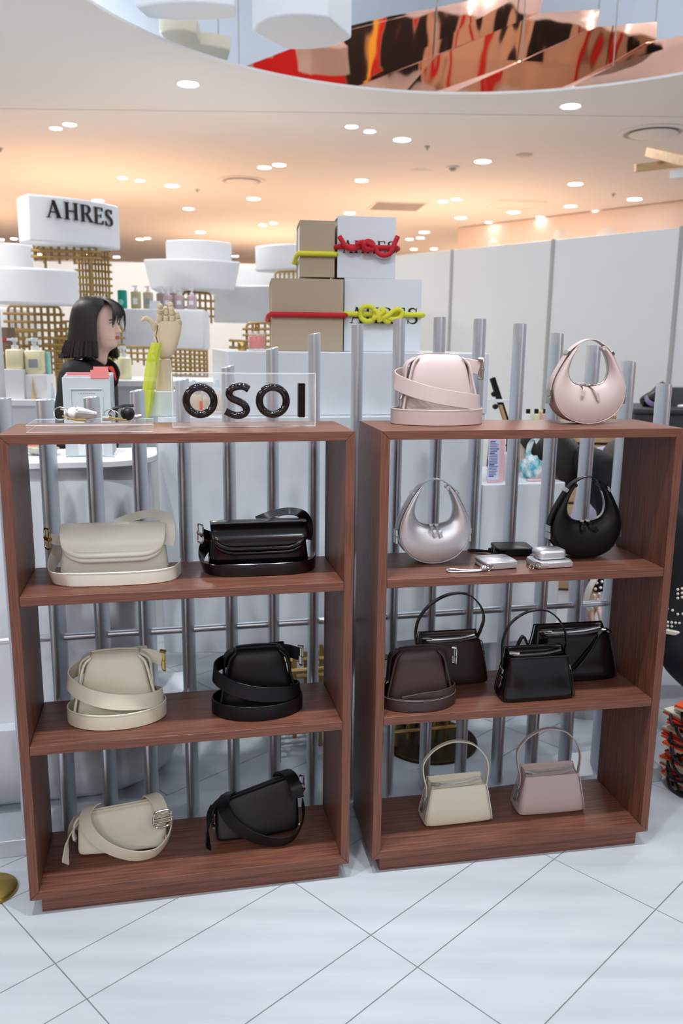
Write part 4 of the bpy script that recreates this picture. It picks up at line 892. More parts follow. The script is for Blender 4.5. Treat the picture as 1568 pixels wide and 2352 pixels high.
a = fpl(776, 797, OX-.0045)
B().obox(a, fd*.010, fn*.0006, Z*.004).build('maker_label', 'white', g1)

# perfume and cap on the plinth's left corner
clear = mat('clear_glass', (240, 236, 236), .04, alpha=.28)
def perfume(label, px, py, off, w_, d, h, liq, cap, zb, fill=.7, m=None):
    p = fpl(px, py, off); p.z = zb; t = thing('perfume_bottle', label, 'bottle', M.Translation(p)); T = M.Translation(p) @ M.Rotation(.2, 4, 'Z')
    slabm = lambda n, mm, ww, dd, z0, hh, r: slab(T, n, t, mm, ww, dd, hh, z0, r=r, bev=min(.004, hh*.4))
    slabm('glass', m or clear, w_, d, 0, h, w_*.3)
    slabm('liquid', liq, w_-.008, d-.008, .008, (h-.012)*fill, w_*.26)
    b = B(T); b.cyl((0, 0, h), (0, 0, h+.006), .008); b.cyl((0, 0, h+.006), (0, 0, h+.026), .0065); b.cyl((0, 0, h+.014), (0, -.011, h+.016), .002, n=8); b.build('pump', cap, t)
    B(T).tube([(0, 0, h), (.003, 0, h*.5), (.009, 0, .012)], .001, 6).build('dip_tube', 'white', t)
    return t
redl = mat('red_perfume', (232, 62, 58), .1)
perfume('red perfume bottle with gold pump on the white plinth', 590, 805, OB+.10, .058, .04, .064, redl, 'gold', zB2+.0006, .78)
p = fpl(556, 805, OB+.09); p.z = zB2+.0006; tag(B().lathe([(.001, 0), (.0135, 0), (.0145, .003), (.0125, .016), (.0125, .026), (.0115, .0275), (.001, .0275)], p, 24).build('bottle_cap', 'gold'), 'gold bottle cap beside the red perfume', 'cap')
champ = mat('amber_perfume', (228, 206, 164), .1); cyan = mat('pale_blue_cap', (196, 226, 232), .3)
z2 = zB1+.0006
perfume('amber perfume bottle seen through the first OSOI letter', 447, 955, OB+.10, .062, .035, .085, champ, cyan, z2, .75)
perfume('amber perfume bottle left of the S in OSOI', 472, 954, OB+.19, .032, .035, .07, champ, 'gold', z2, .7)
perfume('amber perfume bottle with pale blue cap behind the S', 500, 951, OB+.12, .046, .036, .085, champ, cyan, z2, .8)
p = fpl(462, 951, OB+.07); p.z = z2; tag(B().obox(p+Z*.022, fd*.004, fn*.006, Z*.022).build('tester_card', mat('orange_card', (236, 84, 40), .5), bevel=.0006), 'small orange card between two perfume bottles', 'card')

# ---------------------------------------------------------------- wooden hand with yellow pouch
lime = mat('pale_wood', (232, 214, 184), .5, noise=((60, 60, 4), (222, 200, 166), .3, .7))
hp = fpl(378, 952, OB+.06); hp.z = z2
th = thing('octagonal_pedestal', 'small white octagonal pedestal under the wooden hand', 'pedestal', M.Translation(hp))
B().lathe([(.001, 0), (.050, 0), (.052, .002), (.056, .078), (.054, .080), (.001, .080)], hp, 8).build('block', mat('pale_green_white', (220, 228, 222), .4), th, sm=0)
hz = hp+Z*.0806; sc_ = (hp-CAM).dot(CF)/FPX
tH = thing('wooden_hand', 'jointed wooden artist hand with bent fingers on a small pedestal', 'mannequin', M.Translation(hz))
def hpt(px, py, off): return fpl(px, py, OB+.06+off)
b = B(); rings = []
for py, xl, xr, dd in ((895, 357, 399, .026), (860, 359, 396, .024), (826, 361, 393, .022)):
    a, c = hpt(xl, py, 0), hpt(xr, py, 0); z = max((a.z+c.z)/2, hz.z); m_ = (a+c)/2; m_.z = z; rings.append(se(m_, fd, fn, (c-a).length/2, dd, 20, 2))
for p in rings[0]: p.z = hz.z
b.loft(rings).build('forearm', lime, tH, sm=50)
b = B(); rings = []
for py, xl, xr, dd in ((824, 368, 386, .012), (818, 361, 395, .020), (808, 358, 402, .022), (790, 355, 409, .021), (765, 353, 415, .019), (745, 354, 418, .017), (738, 356, 418, .016)):
    a, c = hpt(xl, py, 0), hpt(xr, py, 0); m_ = (a+c)/2; rings.append(se(m_, fd, fn, (c-a).length/2, dd, 24, 3))
b.loft(rings).build('palm', lime, tH, sm=50)
fing = [[(366, 744, -.004), (367, 722, -.014), (368, 709, -.022), (367, 697, -.030)], [(381, 744, -.004), (381, 724, -.012), (380, 712, -.006), (381, 706, .004)], [(396, 746, -.004), (395, 724, -.012), (392, 704, -.010), (391, 694, -.006)], [(411, 746, -.004), (409, 732, -.012), (406, 722, -.010), (405, 718, -.002)]]
for i, f in enumerate(fing):
    pts = [hpt(*q) for q in f]; r = .0098 if i < 3 else .0085
    fo = B().tube([pts[0], pts[0].lerp(pts[1], .15), pts[0].lerp(pts[1], .9), pts[1]], [r*.8, r, r*1.0, r*.8], 12).build('finger', lime, tH)
    B().tube([pts[1], pts[1].lerp(pts[2], .2), pts[1].lerp(pts[2], .9), pts[2]], [r*.75, r*.98, r*.95, r*.7], 12).build('knuckle_segment', lime, fo)
    B().tube([pts[2], pts[2].lerp(pts[3], .3), pts[2].lerp(pts[3], .8), pts[3]], [r*.7, r*.92, r*.8, r*.4], 12).build('tip_segment', lime, fo)
    for q in (pts[0].lerp(pts[1], .4), pts[1].lerp(pts[2], .5)): B().cyl(q-fn*(r*1.02), q-fn*(r*.5), .0016, n=8).build('pin', 'grey', fo)
pts = [hpt(356, 757, -.004), hpt(352, 745, -.012), hpt(347, 738, -.016), hpt(335, 731, -.02), hpt(325, 737, -.022)]
B().tube(cr(pts, 5), [.010]*6+[.0085]*6+[.0075]*5+[.006]*2+[.004]*2, 12).build('thumb', lime, tH)
yel_t = mat('yellow_film', (228, 238, 60), .10, alpha=.66)
tp = thing('yellow_pouch', 'long translucent yellow pouch hanging by a cord from the wooden hand', 'pouch', M.Translation(hpt(340, 950, -.06)))
rings = []
for px, py, wd_ in ((331, 962, 9), (334, 940, 12), (338, 900, 14), (344, 860, 15), (351, 815, 14.5), (357, 793, 13), (358, 787, 12)):
    c = hpt(px+2, py, -.055); c2 = hpt(px+2+wd_, py, -.055); r = (c2-c).length
    rings.append([c+fd*(r*x)+fn*(r*y) for x, y in ((-1, -.25), (-.35, -.95), (.5, -.9), (1, -.1), (.6, .7), (-.5, .75))])
b = B().loft(rings).build('film', yel_t, tp, sm=0)
B().tube([hpt(362, 787, -.055), hpt(358, 772, -.035), hpt(363, 745, -.012), hpt(371, 712, -.002)], .0014, 6).build('cord', 'black', tp)
# ---------------------------------------------------------------- clear acrylic stand, OSOI letters, key charms
p0 = inU(UL, 60, 996, z=UH); p1 = inU(UL, 351, 992.5, z=UH); vf = (p0.y+p1.y)/2
u0, u1 = p0.x, p1.x; ub = inU(UL, 330, 958, z=UH+.018)
mwA = UL @ M.Translation(((u0+u1)/2, vf, UH+.0008)); wA = u1-u0; dA = min(ub.y-vf, .15); hA = .0165
tA_ = thing('acrylic_tray', 'clear acrylic block carrying two key charms on top of left unit', 'tray', mwA)
B(mwA).box((-wA/2, 0, 0), (wA/2, dA, hA)).build('block', 'acryl', tA_, bevel=.0012, sm=0)
B(mwA).tube([(-wA/2, 0, hA), (wA/2, 0, hA), (wA/2, dA, hA), (-wA/2, dA, hA)], .0009, 6, closed=True).build('edge_shine', 'acrshine', tA_)  # pale outline put on as the shine of the block's edges
B(mwA).tube([(-wA/2, 0, .001), (wA/2, 0, .001), (wA/2, dA, .001), (-wA/2, dA, .001)], .0009, 6, closed=True).build('edge_shine', 'acrshine', tA_)
lp, rp = inU(UL, 397, 983, z=UH), inU(UL, 724, 980, z=UH); vs = (lp.y+rp.y)/2
tip = inU(UL, 700, 858, v=vs)
mwS = UL @ M.Translation(((lp.x+rp.x)/2, vs, UH+.0008)); wS = rp.x-lp.x; hS = tip.z-UH
tS = thing('letter_sign', 'clear acrylic sign with glossy black OSOI letters on top of left unit', 'sign', mwS)
B(mwS).box((-wS/2, 0, 0), (wS/2, .010, hS)).build('panel', 'acryl', tS, bevel=.0008, sm=0)
b = B(mwS); b.box((-wS/2, -.0003, hS-.001), (wS/2, .0103, hS+.0004)); b.box((wS/2-.001, -.0003, 0), (wS/2+.0006, .0103, hS-.001)); b.box((-wS/2-.0006, -.0003, 0), (-wS/2+.001, .0103, hS-.001)); b.box((-wS/2+.001, -.0004, 0), (wS/2-.001, -.0001, .0025)); b.build('edge_shine', 'acrshine', tS)  # pale rims laid on to imitate the bright edges of the panel
B(mwS).box((-wS/2, .0105, 0), (wS/2, .045, .006)).build('foot', 'acryl', tS, bevel=.0008, sm=0)
def sl(px, py): q = mwS.inverted() @ (UL @ inU(UL, px, py, v=vs-.012)); return V((q.x, -.0105, q.z))
def letter_tube(pts, r, closed=False, name='letter'): return B(mwS).tube(pts, r, 16, closed=closed).build(name, 'gloss', tS, sm=50)
pxm = (sl(500, 920)-sl(400, 920)).length/100
for cx_ in (459.5, 626.5):
    c = sl(cx_, 920.5); R = 32*pxm; letter_tube([c+V((R*cos(2*pi*i/48), 0, R*sin(2*pi*i/48))) for i in range(48)], 9*pxm, True)
sp = [(571, 894), (560, 888), (546, 887.5), (531, 893), (526, 904), (531, 914), (546, 921), (560, 929), (566, 940), (561, 950), (547, 954.5), (531, 951), (517, 944)]
letter_tube(cr([sl(*q) for q in sp], 5), 8.7*pxm)
q0, q1 = sl(692, 880), sl(692, 958); c = (q0+q1)/2
b = B(mwS); b.box((c.x-8.6*pxm, -.019, q1.z), (c.x+8.6*pxm, -.0005, q0.z)); o = b.build('letter', 'gloss', tS, bevel=.002)
for k in (-1, 0, 1): B(mwS).cyl((c.x+k*5*pxm, -.019, q1.z), (c.x+k*5*pxm, -.019, q0.z), 2.2*pxm, n=10).build('rib', 'gloss', o)
# key charms
def mwat(px, py, z): p = inU(UL, px, py, z=z); return UL @ M.Translation((p.x, p.y, z))
zt_ = UH+.0008+hA+.0006
silvm = mat('silver_charm', (206, 204, 204), .28, .9)
T = mwat(170, 966, zt_); t = thing('key_charm', 'silver cone key charm with white ball end and ring, on acrylic block', 'charm', T)
b = B(T); b.lathe([(.001, 0), (.012, .002), (.0165, .008), (.0145, .022), (.010, .040), (.0075, .052), (.001, .054)], (.000, 0, .0170), 20, ax=(.95, .15, -.10)); b.build('cone', silvm, t)
b = B(T); b.lathe([(.001, -.012), (.010, -.009), (.0145, -.002), (.0155, .004), (.012, .008), (.001, .009)], (-.003, -.001, .0172), 20, ax=(.95, .15, -.10)); b.build('ball_end', mat('pearl_white', (240, 240, 242), .3), t)
b = B(T); b.tube([V((-.030+.015*cos(a), -.004+.004*sin(a), .0165+.0150*sin(a))) for a in [2*pi*i/24 for i in range(24)]], .0016, 8, closed=True); b.build('key_ring', 'steel', t)
B(T).ribbon(cr([(-.026, 0, .028), (-.018, -.006, .024), (-.016, -.012, .012), (-.010, -.016, .004)], 5), V((.3, 1, .3)), .012, .002).build('strap', silvm, t)
B(T).tube(cr([(-.024, -.012, .012), (-.005, -.020, .006), (.014, -.024, .0035), (.030, -.026, .003)], 5), [.0022]*8+[.003]*8, 8).build('clasp', 'gold', t)
T = mwat(282, 966, zt_); t = thing('key_charm', 'black ball key charm with rings and gold clasp, on acrylic block', 'charm', T)
b = B(T); b.lathe([(.001, -.0165), (.008, -.0145), (.014, -.009), (.0168, 0), (.014, .009), (.008, .0145), (.001, .0165)], (.012, -.006, .0172), 24, ax=(.2, -.9, .2)); b.build('ball', 'black', t)
B(T).ribbon(cr([(.018, .012, .026), (.0, .012, .032), (-.020, .010, .028), (-.030, .004, .018), (-.026, -.002, .006)], 5), V((.1, 1, .2)), .014, .003).build('strap', 'black', t)
B(T).ribbon(cr([(-.022, .006, .026), (.0, .012, .0335), (.026, .014, .0345)], 5), V((0, .8, .6)), .008, .003).build('strap', 'black', t)
for cx_, r in ((-.020, .011), (-.030, .013)): B(T).tube([V((cx_+r*cos(a), -.006+.5*r*sin(a), r+.0015+r*.9*sin(a))) for a in [2*pi*i/20 for i in range(20)]], .0015, 8, closed=True).build('key_ring', 'steel', t)
b = B(T); b.cyl((-.046, -.012, .0065), (-.028, -.010, .0065), .006, n=14); b.build('barrel', 'steel', t)
B(T).tube(cr([(-.030, -.016, .010), (-.012, -.022, .006), (.010, -.026, .0035)], 5), .0026, 8).build('clasp', 'gold', t)
b = B(T); b.cyl((.024, .0, .008), (.042, .004, .010), .0055, n=12); b.build('barrel', 'steel', t)

# ---------------------------------------------------------------- goods on the left counter
film = mat('clear_pack', (222, 230, 234), .16, alpha=.88); filmw = mat('pack_card', (206, 214, 219), .3); pinkp = mat('pink_tag', (250, 150, 150), .5); greyt = mat('grey_print', (150, 156, 162), .6)
def fa(px, py, off): return fpl(px, py, off)
offp = onz(205, 1049, ZA); offp = (offp-F0).dot(fn)
za = ZA+.0006
bl_, br_ = fa(152, 1050, offp), fa(260, 1048, offp); tl_ = fa(146, 866, offp)
ux0, ux1 = uof(bl_), uof(br_); hP = tl_.z-za
tP = thing('sheet_pack', 'stack of clear plastic packs with pink tab standing before the woman', 'package', P2((ux0+ux1)/2, offp, za))
for k in range(4):
    o_ = offp+.010*k; B().obox(P2((ux0+ux1)/2+.003*k, o_, za+hP/2+.004*k), fd*((ux1-ux0)/2), fn*.0042, Z*(hP/2)).build('pack', film if k == 0 else filmw, tP, bevel=.002)
def pface(name, m, fx0, fx1, fz0, fz1, lift=.0006, th=.0006, par=tP):
    return B().obox(P2(ux0+(ux1-ux0)*(fx0+fx1)/2, offp-.0042-lift, za+hP*(fz0+fz1)/2), fd*((ux1-ux0)*(fx1-fx0)/2), fn*th, Z*(hP*(fz1-fz0)/2)).build(name, m, par)
fr = B()
for (a_, b_, c_, d_) in ((.16, .84, .845, .86), (.16, .18, .50, .845), (.82, .84, .50, .845)): fr.obox(P2(ux0+(ux1-ux0)*(a_+b_)/2, offp-.0055, za+hP*(c_+d_)/2), fd*((ux1-ux0)*(b_-a_)/2), fn*.0022, Z*(hP*(d_-c_)/2))
fr.build('embossed_frame', film, tP, bevel=.001)
tx = B()
for k in range(8): tx.obox(P2(ux0+(ux1-ux0)*(.34+.045*k), offp-.0048, za+hP*.80), fd*.0013, fn*.0004, Z*.0012)
tx.build('print', greyt, tP)
lab = pface('paper_label', 'white', .27, .80, .02, .60)
for k in range(5): pface('print', greyt, .32+.0*k, .70, .40-.06*k, .425-.06*k, .0016, .0003)
pface('pink_tab', pinkp, .10, .98, 1.0, 1.055, -.012, .0008); pface('pink_tab', pinkp, .60, .98, .985, 1.09, .001, .0009); pface('pink_tab', pinkp, .66, .97, 1.05, 1.13, -.002, .0008)
dish = mat('glazed_dish', (210, 216, 206), .2)
q = onz(95, 1044, za); t = thing('small_dish', 'small oval dish with gold rim on the left counter', 'dish', M.Translation(q)); T = M.Translation(q) @ M.Diagonal((1.5, 1, 1, 1))
B(T).lathe([(.001, .0), (.016, .0), (.030, .010), (.036, .020), (.034, .020), (.026, .011), (.001, .006)], (0, 0, 0), 28).build('bowl', dish, t); B(T).tube([V((.035*cos(a), .035*sin(a), .0202)) for a in [2*pi*i/32 for i in range(32)]], .0014, 6, closed=True).build('rim', 'gold', t)
q = onz(128, 1026, za); tag(B().obox(q+Z*.006, fd*.05, fn*.035, Z*.006).build('notebook', 'black', bevel=.002), 'black notebook on the left counter behind the posts', 'notebook')
q = onz(60, 1028, za); tag(B().obox(q+Z*.006, fd*.05, fn*.04, Z*.006).build('card_stack', mat('salmon_card', (240, 130, 112), .6), bevel=.001), 'salmon card stack on the left counter behind the dish', 'card')

# bottles on the far counter and band
def pump(label, p, r, h, body, cap, group, label_m=None, sq=False):
    t = thing('pump_bottle', label, 'bottle', M.Translation(p), group)
    if sq: slab(M.Translation(p), 'body', t, body, 2*r, 1.5*r, h, 0, r=r*.3, bev=r*.15)
    else: B().lathe([(.001, 0), (r*.96, 0), (r, r*.06), (r, h*.86), (r*.92, h*.94), (r*.5, h), (.001, h)], p, 20).build('body', body, t)
    b = B(); b.cyl(p+Z*h, p+Z*(h+r*.5), r*.42, n=14); b.cyl(p+Z*(h+r*.5), p+Z*(h+r*.9), r*.2, n=10); b.cyl(p+Z*(h+r*.9), p+Z*(h+r*1.35), r*.36, n=14); b.obox(p+V((-r*.35, -r*.3, h+r*1.15)), (r*.4, 0, 0), (0, r*.14, 0), (0, 0, r*.14)); b.build('pump_head', cap, t)
    if label_m:
        c = p+Z*h*.45; b = B(); n_ = 6; rr_ = r+.0006
        yy = -(.75*r+.0008) if sq else None
        if sq: b.box(c+V((-r*.5, -.75*r-.0008, -h*.18)), c+V((r*.5, -.75*r, h*.18)))
        else:
            vs = [[c+V((rr_*sin(a), -rr_*cos(a), s)) for s in (-h*.14, h*.14)] for a in [-.5+1.0*k/n_ for k in range(n_+1)]]
            b.add([q for r_ in vs for q in r_], [(2*k, 2*k+1, 2*k+3, 2*k+2) for k in range(n_)])
        b.build('label', label_m, t)
    return t
pinkb = mat('pink_bottle', (196, 172, 178), .3); amb = mat('amber_bottle', (190, 178, 132), .3); brn = mat('brown_label_bottle', (190, 176, 150), .3); tealb = mat('teal_pack', (10, 160, 138), .4); paley = mat('pale_yellow_bottle', (236, 226, 188), .35); dkb = mat('taupe_bottle', (150, 138, 130), .3)
YB = 4.72
zb_ = ony(360, 709, 4.75).z+.0006
def onb(px, Y): p = ony(px, 709, Y); p.z = zb_; return p
for px, lab in ((386, 'pink pump bottle, left one of three on the white band'), (413, 'pink pump bottle, middle one of three on the white band'), (441, 'pink pump bottle, right one of three on the white band')): pump(lab, onb(px, 4.82), .027, .078, pinkb, 'white', 'pink pump bottles on the white band', 'white')
pump('amber pump bottle next to the teal pack', onb(313, 4.88), .026, .096, amb, 'white', None, 'white', True)
pump('clear beige pump bottle with dark label behind the price card', onb(341, 4.90), .026, .095, brn, 'white', None, greyt, True)
pump('taupe pump bottle behind the left pink bottle', onb(371, 4.98), .028, .098, dkb, 'white', None); pump('taupe pump bottle behind the middle pink bottle', onb(399, 4.98), .028, .100, dkb, 'white', None)
q = onb(282, 4.84); t = thing('refill_pack', 'teal refill pack with white print on the white band', 'package', M.Translation(q)); slab(M.Translation(q), 'pouch', t, tealb, .050, .030, .102, 0, r=.010, bev=.006)
B().lathe([(.001, 0), (.016, 0), (.013, .0008), (.001, .0008)], q+V((-.006, -.0152, .035)), 14, ax=(0, -1, 0)).build('print', mat('mint_print', (150, 214, 200), .5), t)
q = onb(356, 4.76); tag(B().obox(q+Z*.021, (.030, 0, 0), (0, .001, .0), (0, .004, .021)).build('price_card', 'white'), 'white price card in front of the pump bottles', 'card')
zt3 = zf+.0006
def onf(px, Y, z=None): p = ony(px, 915, Y); p.z = zt3 if z is None else z; return p
# white risers and big yellow bottles at left
r1 = onf(42, 3.86); tag(B().obox(r1+Z*.066, (.045, 0, 0), (0, .045, 0), (0, 0, .066)).build('riser_block', 'white', bevel=.002), 'white riser block under the left yellow bottle', 'riser')
r2 = onf(93, 3.88); t = thing('riser_box', 'white riser box with gold tower print right of the riser block', 'riser', M.Translation(r2)); B().obox(r2+Z*.055, (.050, 0, 0), (0, .045, 0), (0, 0, .055)).build('box', 'white', t, bevel=.002)
B().lathe([(.012, 0), (.009, .02), (.004, .035), (.0035, .07), (.001, .10)], r2+V((-.012, -.052, .0)), 12).build('gold_tower', mat('gold_print', (206, 176, 120), .4), t)
t1 = pump('pale yellow pump bottle on the left riser block', r1+Z*.1326+V((-.0, 0.0, 0)), .038, .088, paley, 'white', 'yellow bottles at left', None, True)
t2 = pump('pale yellow pump bottle on the right riser box', r2+Z*.1106+V((-.012, 0, 0)), .042, .106, paley, 'white', 'yellow bottles at left', greyt, True)
q = r2+Z*.1106+V((.038, .022, 0)); tag(B().obox(q+Z*.05, (.008, 0, 0), (0, .016, 0), (0, 0, .05)).build('refill_pack', mat('pale_teal_pack', (150, 208, 200), .4), bevel=.004), 'pale teal pack right of the yellow bottles', 'package')
q = onf(8, 4.12); t = thing('gift_box', 'brown gift box with red band at left edge behind the yellow bottles', 'box', M.Translation(q)); B().obox(q+Z*.16, (.06, 0, 0), (0, .05, 0), (0, 0, .16)).build('box', mat('taupe_board', (112, 92, 76), .7), t, bevel=.002); B().obox(q+V((0, -.051, .262)), (.0605, 0, 0), (0, .001, 0), (0, 0, .006)).build('band', rr, t); B().obox(q+V((.025, -.051, .20)), (.012, 0, 0), (0, .001, 0), (0, 0, .005)).build('label', 'white', t)
q = onf(117, 3.9); tag(B().lathe([(.001, 0), (.018, 0), (.018, .045), (.014, .05), (.014, .07), (.001, .07)], q, 16).build('jar', mat('pale_blue_jar', (206, 220, 230), .3)), 'pale blue jar behind the woman\'s back on the back counter', 'jar')
q = ony(288, 935, 3.86); q.z = zf2+.0006; pump('cream pump bottle between the woman and the wooden hand', q, .035, .10, paley, 'white', None)

# ---------------------------------------------------------------- people
def skin_figure(name, joints, edges, m, par, sub=2):
    """joints: name -> (x,y,z,r[,r2]); one continuous skinned surface rooted at the pelvis"""
    names = list(joints); me = bpy.data.meshes.new(name); W = wm(par).inverted()
    me.from_pydata([W @ V(joints[k][:3]) for k in names], [(names.index(a), names.index(b)) for a, b in edges], [])
    o = bpy.data.objects.new(name, me); col.objects.link(o); o.parent = par; WM[o.name] = wm(par)
    md = o.modifiers.new('skin', 'SKIN'); md.use_smooth_shade = True
    sv = me.skin_vertices[0].data
    for i, k in enumerate(names):
        j = joints[k]; sv[i].radius = (j[3], j[4] if len(j) > 4 else j[3]); sv[i].use_root = (i == 0)
    s = o.modifiers.new('sub', 'SUBSURF'); s.levels = s.render_levels = sub
    me.materials.append(MT[m] if isinstance(m, str) else m); return o
skin = mat('skin', (226, 190, 172), .5); hairm = mat('dark_hair', (24, 19, 18), .42, bump=.4, bscale=300); jacket = mat('black_jacket', (20, 21, 26), .7, bump=.3, bscale=900); redk = mat('red_knit', (226, 52, 50), .7); lipm = mat('lips', (190, 82, 80), .4); whm = mat('eye_white', (230, 228, 224), .3); trous = mat('black_trousers', (24, 24, 28), .7)
YW = 3.44
hc_ = ony(226, 742, YW); hx, hy, hz_ = hc_
FZ = hz_-.098                       # chin height
wf_ = thing('person', 'woman in black jacket over red top with black bob, looking right', 'person', (hx-.02, hy, 0))
RH = M.Translation((hx, hy, FZ)) @ M.Rotation(radians(-8), 4, 'Z') @ M.Diagonal((.88, .88, .88, 1))     # faces right, turned a little to the front
# body
bx_, by_ = hx-.055, hy
J = dict(pelvis=(bx_-.01, by_, .92, .145, .125), belly=(bx_, by_, 1.05, .13, .12), chest=(bx_+.0, by_, FZ-.16, .15, .14), neck0=(bx_+.02, by_, FZ-.05, .075, .08),
         shr=(bx_-.01, by_-.145, FZ-.115, .062), elr=(bx_-.05, by_-.19, FZ-.37, .055), wrr=(bx_+.0, by_-.20, FZ-.60, .040), shl=(bx_+.01, by_+.145, FZ-.115, .062), ell=(bx_-.03, by_+.19, FZ-.37, .055), wrl=(bx_+.03, by_+.18, FZ-.60, .040),
         hipr=(bx_, by_-.085, .86, .095), knr=(bx_+.02, by_-.09, .48, .07), anr=(bx_-.01, by_-.09, .10, .05), hipl=(bx_, by_+.085, .86, .095), knl=(bx_+.02, by_+.09, .48, .07), anl=(bx_-.01, by_+.09, .10, .05), tor=(bx_+.13, by_-.10, .045, .042), tol=(bx_+.13, by_+.10, .045, .042))
E_ = [('pelvis', 'belly'), ('belly', 'chest'), ('chest', 'neck0'), ('chest', 'shr'), ('shr', 'elr'), ('elr', 'wrr'), ('chest', 'shl'), ('shl', 'ell'), ('ell', 'wrl'), ('pelvis', 'hipr'), ('hipr', 'knr'), ('knr', 'anr'), ('anr', 'tor'), ('pelvis', 'hipl'), ('hipl', 'knl'), ('knl', 'anl'), ('anl', 'tol')]
skin_figure('body', J, E_, jacket, wf_)
def hand(par, wr, d, up, m, s=1.0):
    wr, d = V(wr), V(d).normalized(); sd = d.cross(V(up)).normalized(); up = sd.cross(d).normalized()
    J = {'palm': tuple(wr+d*.05*s)+(.026*s, .016*s), 'wrist': tuple(wr-d*.01)+(.022*s,)}; E = [('palm', 'wrist')]
    for i, (o, l) in enumerate(((-.03, .062), (-.010, .072), (.010, .068), (.028, .052))):
        a = wr+d*.085*s+sd*o*s; b_ = a+d*l*.55*s-up*.012*s; c = b_+d*l*.35*s-up*.03*s
        J.update({f'a{i}': tuple(a)+(.0095*s,), f'b{i}': tuple(b_)+(.0085*s,), f'c{i}': tuple(c)+(.0068*s,)}); E += [('palm', f'a{i}'), (f'a{i}', f'b{i}'), (f'b{i}', f'c{i}')]
    a = wr+d*.035*s-sd*.034*s-up*.008*s; b_ = a+d*.03*s-sd*.018*s-up*.012*s; c = b_+d*.026*s-up*.008*s
    J.update({'ta': tuple(a)+(.012*s,), 'tb': tuple(b_)+(.010*s,), 'tc': tuple(c)+(.008*s,)}); E += [('palm', 'ta'), ('ta', 'tb'), ('tb', 'tc')]
    return skin_figure('hand', J, E, m, par)
hand(wf_, J['wrr'][:3], (.2, .0, -1), (-1, 0, 0), skin); hand(wf_, J['wrl'][:3], (.2, 0, -1), (-1, 0, 0), skin)
# head: horizontal sections through the profile (x forward)
prof = [(-.085, .030, -.060, .048), (-.045, .026, -.060, .045), (-.012, .040, -.062, .046), (.000, .074, -.058, .044), (.010, .084, -.062, .050), (.022, .085, -.068, .055), (.034, .084, -.074, .060), (.042, .090, -.078, .0625), (.048, .0865, -.080, .064), (.054, .0905, -.082, .0655), (.064, .086, -.086, .067), (.076, .088, -.09, .069), (.092, .087, -.094, .071), (.106, .083, -.097, .072), (.118, .086, -.099, .073), (.135, .091, -.100, .074), (.155, .088, -.098, .074), (.175, .078, -.090, .070), (.195, .060, -.074, .058), (.210, .036, -.05, .038), (.216, .008, -.018, .012)]
b = B(RH); rings = []
for z, fx, bk, hw in prof:
    r = []
    for i in range(28):
        a = 2*pi*i/28; c_, s_ = cos(a), sin(a); cx_ = -.01
        rx = (fx-cx_) if c_ > 0 else (cx_-bk); e = 2.3 if c_ > 0 else 2.0
        x = cx_+(1 if c_ > 0 else -1)*abs(c_)**(2/e)*rx; y = (1 if s_ > 0 else -1)*abs(s_)**(2/e)*hw
        r.append(V((x, y, z)))
    rings.append(r)
b.loft(rings)
b.loft([[V((x, y*w_, z)) for y in (-1, -.5, 0, .5, 1)]+[V((.07, y*w_, z)) for y in (1, .5, 0, -.5, -1)] for x, z, w_ in ((.083, .064, .009), (.106, .068, .014), (.109, .074, .013), (.099, .088, .009), (.090, .104, .007), (.082, .112, .006))])
head = b.build('head', skin, wf_, sub=1, sm=80)
b = B(RH); b.loft([[V((x, y, z)) for x, y, z in ((.075, -.024, .048), (.086, -.018, .0535), (.0945, -.006, .056), (.0945, .006, .056), (.086, .018, .0535), (.075, .024, .048))], [V((x, y, z)) for x, y, z in ((.076, -.022, .048), (.089, -.016, .049), (.0955, -.006, .0485), (.0955, .006, .0485), (.089, .016, .049), (.076, .022, .048))], [V((x, y, z)) for x, y, z in ((.075, -.020, .046), (.086, -.016, .041), (.093, -.005, .0385), (.093, .005, .0385), (.086, .016, .041), (.075, .020, .046))]]); b.build('lips', lipm, head)
for s in (-1, 1):
    b = B(RH); b.lathe([(.001, -.010), (.007, -.007), (.010, 0), (.007, .007), (.001, .010)], (.0735, s*.031, .107), 12); e_ = b.build('eye', whm, head)
    b = B(RH); b.lathe([(.001, .0), (.0045, .0), (.004, .002), (.001, .003)], (.0815, s*.033, .107), 10, ax=(1, s*.25, -.1)); b.build('iris', hairm, head)
    B(RH).tube(cr([(.086, s*.016, .124), (.084, s*.032, .127), (.072, s*.048, .123)], 4), [.001]+[.0024]*7+[.001], 6).build('eyebrow', hairm, head)
    B(RH).tube(cr([(.084, s*.018, .110), (.082, s*.032, .114), (.072, s*.044, .110)], 4), .0016, 5).build('eyelid', hairm, head)
    b = B(RH); b.loft([se((-.002, s*.074, .092+dz), V((1, 0, 0)), V((0, 1, 0)), rx, .006, 10, 2) for dz, rx in ((-.028, .005), (-.015, .012), (0, .016), (.018, .018), (.030, .012))]); b.build('ear', skin, head)
